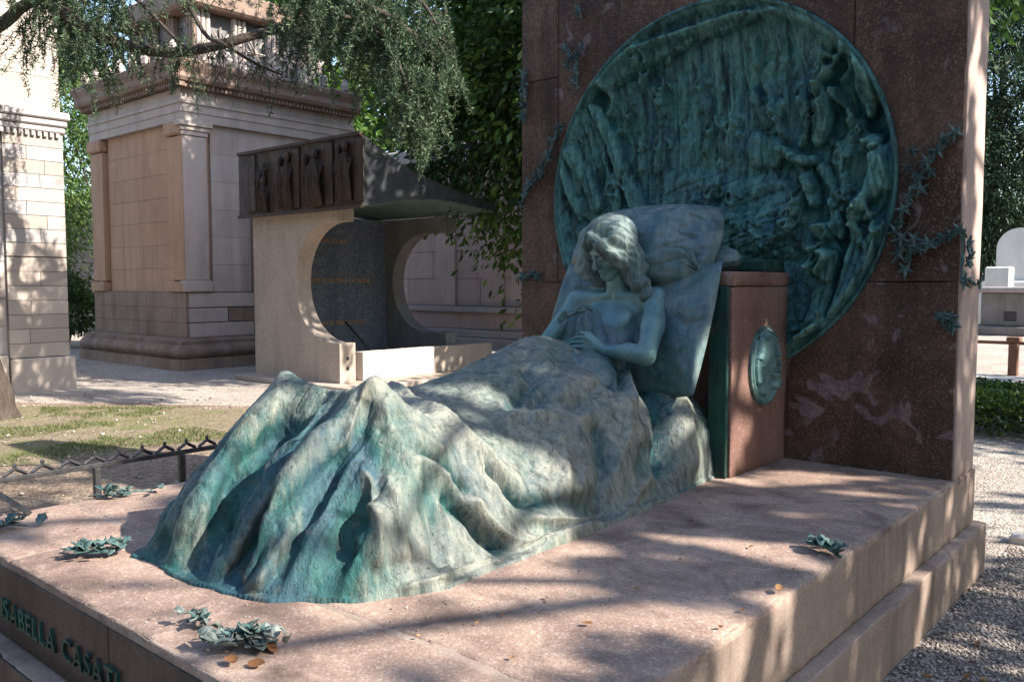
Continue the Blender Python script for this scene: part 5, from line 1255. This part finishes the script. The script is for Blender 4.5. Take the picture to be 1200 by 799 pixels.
for q, (x, y) in enumerate([(-1.5, 47), (4.5, 43), (10, 40), (16, 36), (20, 28)]):
    tree('broadleaf_tree', 'distant leafy tree hidden behind the stele or right of the view', (x, y), (x, y, 5.2), (4.2, 3.5, 5.2), 320, 36, .7, (.36, .5), M['leaf'], 230 + q, .25, 'distant trees at the back of the cemetery')
# clipped hedge
hd = empty('hedge', (-2.0, 10.2, 0), 'low dark green clipped hedge beside the gravel path at right', 'hedge')
rg_ = np.random.default_rng(9); n = 26000; P = np.stack([rg_.uniform(-4.6, 1.0, n), 9.75 + rg_.random(n) ** 1.0 * 1.5, .04 + .46 * rg_.random(n) ** .7], 1)
P[:, 2] *= 1 + .12 * fbm(P[:, 0] * 3, P[:, 1] * 3, 0, 3, 3); P[:, 1] += .08 * fbm(P[:, 0] * 4, P[:, 2] * 4, 0, 4, 3)
D = rg_.normal(size=(n, 3)); D[:, 2] = np.abs(D[:, 2]); obj('foliage', leaf_mesh('foliage', P, D, .06, .035, M['leaf'], .2, 9), None, hd)
stm = [tube([(x, 10.4 + random.uniform(-.3, .3), -.05), (x + random.uniform(-.1, .1), 10.4, .35)], [.015, .008], 5) for x in np.linspace(-4.4, .8, 26)]
obj('stems', mesh_from('stems', *join(stm)), M['bark'], hd)

# the cedar: trunk just outside the left edge, boughs across the top, hanging sprays
cd = empty('cedar_tree', (-11.25, 3.62, 0), 'old cedar at the left edge with dark boughs hanging across the top', 'tree')
tr_b = on_z(-6, 490)
tp_ = [tr_b + (0, 0, -.15), tr_b + (-.02, -.02, .12), tr_b + (-.08, -.07, .5), tr_b + (-.25, -.22, 1.5), at_depth(-70, 160, 11.4), at_depth(-60, 20, 11.4), at_depth(-40, -160, 11.4), at_depth(-20, -420, 11.4)]
th_r = np.interp(np.linspace(0, 1, 40), [0, .05, .12, .3, .6, 1], [.42, .33, .25, .22, .2, .12])
v, f = tube(curve_pts(tp_, 40), th_r, 18); v = v + (fbm(v[:, 0] * 9, v[:, 1] * 9, v[:, 2] * 2, 8, 3) * .05)[:, None] * np.array([1, 1, 0])
obj('trunk', mesh_from('trunk', v, f, True), M['bark'], cd)
BOUGH = [([(-60, 60), (0, 30), (30, 6), (70, -6), (110, -20)], 11.2, .085), ([(-40, -30), (40, -4), (70, 12), (110, 38), (150, 54), (200, 62), (245, 56), (290, 44), (340, 30), (390, 16), (440, 6)], 11.0, .085),
         ([(60, -60), (150, -8), (200, 40), (222, 60)], 10.8, .03), ([(150, -60), (210, -10), (240, 40), (262, 52), (300, 75), (330, 88)], 10.6, .03), ([(300, -60), (380, -12), (430, 8), (470, 30), (500, 60), (515, 100)], 10.0, .05),
         ([(390, 16), (430, 30), (460, 60), (480, 110), (495, 150)], 9.8, .025), ([(330, -60), (360, -20), (410, 20), (430, 60)], 10.6, .03), ([(400, -80), (460, -30), (500, 10), (520, 50)], 10.3, .03),
         ([(-40, -80), (100, -50), (220, -30), (340, -25), (440, -30)], 10.4, .05)]
bo = []; anchors = []
for pts, dep, r0 in BOUGH:
    c = curve_pts([at_depth(x, y, dep + .25 * math.sin(i * 1.7)) for i, (x, y) in enumerate(pts)], len(pts) * 5)
    bo.append(tube(c, np.linspace(r0 * 1.15, r0 * .5, len(c)), 9)); anchors.append(c)
v, f = join(bo); obj('boughs', mesh_from('boughs', v, f, True), M['bark'], cd)
rg_ = np.random.default_rng(77); PP = []; DD = []; TW = []
def twig(start, L, droop=1.0, out=None, dens=1.0):
    d = np.array([rg_.normal() * .45, rg_.normal() * .45, -droop]) if out is None else np.array(out, float) + rg_.normal(size=3) * .25
    d /= np.linalg.norm(d); m = 7; pts = [start]
    for q in range(m): d = d + np.array([rg_.normal() * .12, rg_.normal() * .12, -.10 * droop]); d /= np.linalg.norm(d); pts.append(pts[-1] + d * L / m)
    pts = np.array(pts); TW.append(tube(pts, np.linspace(.006, .002, m + 1), 3, False))
    nt = int(L * 190 * dens); tt = np.clip(np.round(rg_.random(nt) * m * 2.2) / 2.2 + rg_.normal(size=nt) * .05, 0, m - 1e-3); i = np.minimum(tt.astype(int), m - 1); c = pts[i] + (pts[i + 1] - pts[i]) * (tt - i)[:, None]
    ax = (pts[i + 1] - pts[i]) / np.linalg.norm(pts[i + 1] - pts[i], axis=1, keepdims=True); rad_ = rg_.normal(size=c.shape); c = c + rad_ * .02
    dd = ax * .35 + rad_ * .8; PP.append(c); DD.append(dd)
def sprays(px_lo, px_hi, bough, n, Lr, dens=1.0, droop=1.0):
    c = anchors[bough]; u, v_ = project(c); ok = np.where((u > px_lo) & (u < px_hi))[0]
    for q in range(n): twig(c[rg_.choice(ok)] + rg_.normal(size=3) * .12, rg_.uniform(*Lr), droop, None, dens)
sprays(-50, 110, 0, 40, (.3, .9)); sprays(60, 130, 1, 30, (.4, 1.3)); sprays(130, 330, 1, 36, (.15, .4), .3); sprays(330, 450, 1, 60, (.4, 1.0))
sprays(60, 230, 2, 40, (.3, .8), .8); sprays(150, 330, 3, 36, (.15, .45), .45); sprays(380, 520, 4, 95, (.3, .95), 1.1); sprays(390, 500, 5, 110, (.2, .6), 1.2); sprays(330, 430, 6, 60, (.3, .8)); sprays(400, 530, 7, 80, (.3, .9)); sprays(-40, 120, 8, 60, (.4, 1.0)); sprays(330, 440, 8, 90, (.4, .9)); sprays(120, 330, 8, 40, (.2, .5), .6)
# left curtain beside the ashlar tomb, from (75..130, 0..110)
for q in range(70): twig(at_depth(rg_.uniform(72, 145), rg_.uniform(-20, 60), rg_.uniform(10.6, 11.6)), rg_.uniform(.3, .8))
for q in range(45): twig(at_depth(rg_.uniform(455, 525), rg_.uniform(60, 150), rg_.uniform(9.5, 10)), rg_.uniform(.2, .45), 1.0, None, 1.3)
P = np.concatenate(PP); D = np.concatenate(DD); L = .058 * (.6 + .8 * rg_.random(len(P)))
obj('crown', leaf_mesh('crown', P, D, L, L * .22, M['needle'], .1, 78), None, cd)
v, f = join(TW); obj('twigs', mesh_from('twigs', v, f), M['bark'], cd)
# bare twigs hanging over the cornice
bt = []
for q in range(60):
    s = at_depth(rg_.uniform(225, 345), rg_.uniform(45, 90), 10.7); d = np.array([rg_.normal() * .6, rg_.normal() * .6, -.7]); pts = [s]
    for k in range(6): d = d + rg_.normal(size=3) * .35; d /= np.linalg.norm(d); pts.append(pts[-1] + d * rg_.uniform(.05, .11))
    bt.append(tube(np.array(pts), np.linspace(.006, .002, 7), 3, False))
v, f = join(bt); obj('bare_twigs', mesh_from('bare_twigs', v, f), M['bark'], cd)

# ---- shade trees to the right of the camera (they throw the dappled light)
sd = np.array(sdir)
def footprint(P, z=.8): k = (P[:, 2] - z) / sd[2]; return P[:, 0] - sd[0] * k, P[:, 1] - sd[1] * k
def gaps(P):  # crown shaped for light: leaves removed along sun rays to chosen spots
    qx, qy = footprint(P); a = SUN_AZ; u = qx * math.cos(a) + qy * math.sin(a); v = -qx * math.sin(a) + qy * math.cos(a)
    n1 = fbm(u * 1.1, v * 3.6, 0, 91, 3); n2 = vnoise(u * 3.0, v * 9, 0, 95)
    bias = .13 - .82 * np.exp(-((qy - 1.55) / .48) ** 2) * sstep(-.7, -1.3, qx) - .62 * np.exp(-((qx + 2.1) / .5) ** 2 - ((qy - 2.5) / .8) ** 2) - .18 * np.exp(-((qx + 1.5) / .5) ** 2 - ((qy - 2.7) / .8) ** 2)
    return n1 + .38 * n2 + bias > 0
tree('shade_tree', 'leafy tree right of the camera throwing dappled shade on the plinth', (5.2, 5.6), (4.9, 5.4, 6.7), (3.9, 3.6, 3.0), 420, 60, .42, (.15, .5), M['leaf_bright'], 301, .22, None, 'tree', .1, gaps)
tree('shade_tree', 'second tree right of the camera shading the gravel path', (8.5, 1.5), (8.2, 2.0, 6.8), (3.2, 3.0, 2.6), 240, 55, .45, (.16, .5), M['leaf_bright'], 302, .22, None, 'tree', .2)
tree('shade_tree', 'tree hidden behind the stele shading the tombs at left', (-4.5, 13.2), (-5.2, 12.6, 8.5), (3.8, 3.6, 3.8), 560, 60, .45, (.18, .5), M['leaf'], 303, .24, None, 'tree', .2, lane)
tree('shade_tree', 'tree beyond the kerb shading the background at right', (4.5, 14), (4.0, 14, 7.0), (3.6, 3.6, 3.2), 260, 55, .45, (.18, .5), M['leaf'], 304, .24, None, 'tree', .2)

# ---- unseen trees added round the viewpoint to block low sky light
for q, (x, y, h_) in enumerate([(13, -7, 6.0), (7.5, -12, 5.6), (1, -14, 6.2), (-6, -14, 5.8), (-13, -12, 6.2), (-19, -7, 5.8), (19, -2, 5.2), (14, 10, 5.5), (12, 19, 6)]):
    tree('cemetery_tree', 'large leafy cemetery tree standing outside the view round the viewpoint', (x, y), (x, y, h_), (4.2, 4.2, 4.8), 260, 36, .75, (.42, .55), M['leaf_bright'], 400 + q, .28, 'trees round the viewpoint', 'tree', .45)

# ================================================================== SMALL GROUND COVER
def pebbles(name, label_kind, xs, ys, n, smin_, smax_, z, seed, mask=None):
    r = np.random.default_rng(seed); x = r.uniform(*xs, n); y = r.uniform(*ys, n)
    if mask is not None: k = mask(x, y); x, y = x[k], y[k]
    n = len(x); s = smin_ + (smax_ - smin_) * r.random(n) ** 2.2
    O = np.array([[1, 0, 0], [-1, 0, 0], [0, 1, 0], [0, -1, 0], [0, 0, 1], [0, 0, -1]], float); Fo = np.array([[0, 2, 4], [2, 1, 4], [1, 3, 4], [3, 0, 4], [2, 0, 5], [1, 2, 5], [3, 1, 5], [0, 3, 5]])
    a = r.random(n) * 6.28; V = O[None] * (s[:, None, None] * (.6 + .7 * r.random((n, 6, 1)))); V[..., 2] *= .65
    ca, sa = np.cos(a)[:, None], np.sin(a)[:, None]; X_ = V[..., 0] * ca - V[..., 1] * sa; Y_ = V[..., 0] * sa + V[..., 1] * ca
    V = np.stack([X_ + x[:, None], Y_ + y[:, None], V[..., 2] + z + s[:, None] * .25], -1).reshape(-1, 3)
    me = mesh_from(name, V, (Fo[None] + (np.arange(n) * 6)[:, None, None]).reshape(-1, 3)); put_attr(me, 'rnd', np.repeat(r.random(n), 6))
    o = obj(name, me, M['pebble']); tag(o, label_kind, 'gravel', None, 'stuff'); return o
pebbles('loose_gravel', 'loose grey gravel stones beside the right of the plinth', (-1.04, .4), (2.2, 5.85), 42000, .004, .014, .004, 5)
pebbles('path_stones', 'scattered pale stones on the soil and lawn at left', (-13, -4.6), (2.0, 6.2), 1500, .008, .03, .01, 6, lambda x, y: (fbm(x * 1.2, y * 1.2, 0, 7, 3) > .12) & (y > 1.5 + (-x - 4.6) * .18))
pebbles('grit', 'fine dark grit and crumbs strewn over the plinth top', (-4.1, -1.13), (1.15, 4.7), 2600, .0015, .006, T + .001, 8, lambda x, y: (fbm(x * 2.2, y * 2.2, 0, 23, 3) > -.05) & ~((x > -3.3) & (x < -2.0) & (y > 1.5)))
rg_ = np.random.default_rng(15); n = 60000; gxx = rg_.uniform(-13.2, -5.5, n); gyy = rg_.uniform(2.4, 6.3, n)
uu, vv = project(np.stack([gxx, gyy, np.zeros(n)], 1)); k = (vv > 478) & (vv < 540 - (uu - 60) * .12) & (uu < 320) & (fbm(gxx * 1.3, gyy * 1.3, 0, 17, 4) > .12)
gxx, gyy = gxx[k], gyy[k]; hgt = rg_.uniform(.015, .05, len(gxx)); D = rg_.normal(size=(len(gxx), 3)) * .5; D[:, 2] = 1
o = obj('grass_tufts', leaf_mesh('grass_tufts', np.stack([gxx, gyy, .008 + hgt * .4], 1), D, hgt, .008, M['grass'], .1, 16), None); tag(o, 'sparse short grass on the bare lawn', 'grass', None, 'stuff')
# fallen leaves, each a curled blade
dry = []
for q in range(3):
    t = np.linspace(0, 1, 6); w = .5 * np.sin(np.pi * np.clip(t * .9 + .08, 0, 1)) ** .7; zc = .35 * (t - .5) ** 2 * (1 + q)
    V = np.concatenate([np.stack([t - .5, -w * .6, zc + w * (.25 + .2 * q)], 1), np.stack([t - .5, 0 * t, zc], 1), np.stack([t - .5, w * .6, zc + w * (.3 + .15 * q)], 1)])
    me = mesh_from('dry_leaf', V, [(k * 6 + i, k * 6 + i + 1, k * 6 + i + 7, k * 6 + i + 6) for k in (0, 1) for i in range(5)], True); put_attr(me, 'rnd', np.full(18, .2 + .35 * q)); me.materials.append(M['dry_leaf']); dry.append(me)
NAMED = [((272, 776), .055, 'curled orange leaf left of the large bronze sprig'), ((301, 778), .05, 'curled orange leaf just below the large bronze sprig'), ((319, 760), .045, 'orange leaf at the right tip of the large bronze sprig'),
         ((688, 730), .03, 'small brown leaf in the middle of the bare plinth top'), ((912, 692), .045, 'brown leaf near the right edge of the plinth')]
for (x, y), s, lb in NAMED:
    p = on_z(x, y, T + .010); o = obj('dry_leaf', random.choice(dry), None, None, p, (random.uniform(-.4, .4), random.uniform(-.3, .3), random.uniform(0, 6.28)), (s, s, s)); tag(o, lb, 'leaf', 'fallen leaves on the plinth')
for (x, y) in [(797, 656), (880, 640), (590, 720), (560, 730), (810, 610), (820, 590), (965, 625), (860, 700), (700, 655), (745, 690), (640, 700), (250, 610), (90, 620), (490, 745), (600, 770), (870, 715), (845, 735), (905, 570), (1000, 555), (960, 575)]:
    p = on_z(x, y, T + .008); s = random.uniform(.012, .026); o = obj('dry_leaf', random.choice(dry), None, None, p, (random.uniform(-.4, .4), random.uniform(-.3, .3), random.uniform(0, 6.28)), (s, s, s)); tag(o, 'tiny dry leaf scrap scattered on the plinth top', 'leaf', 'leaf scraps on the plinth')
for q in range(40):
    p = (random.uniform(-.98, .0), random.uniform(2.4, 5.8), .022); s = random.uniform(.03, .055); o = obj('dry_leaf', random.choice(dry), None, None, p, (random.uniform(-.3, .3), random.uniform(-.3, .3), random.uniform(0, 6.28)), (s, s, s)); tag(o, 'fallen brown leaf on the gravel right of the plinth', 'leaf', 'fallen leaves on the gravel')
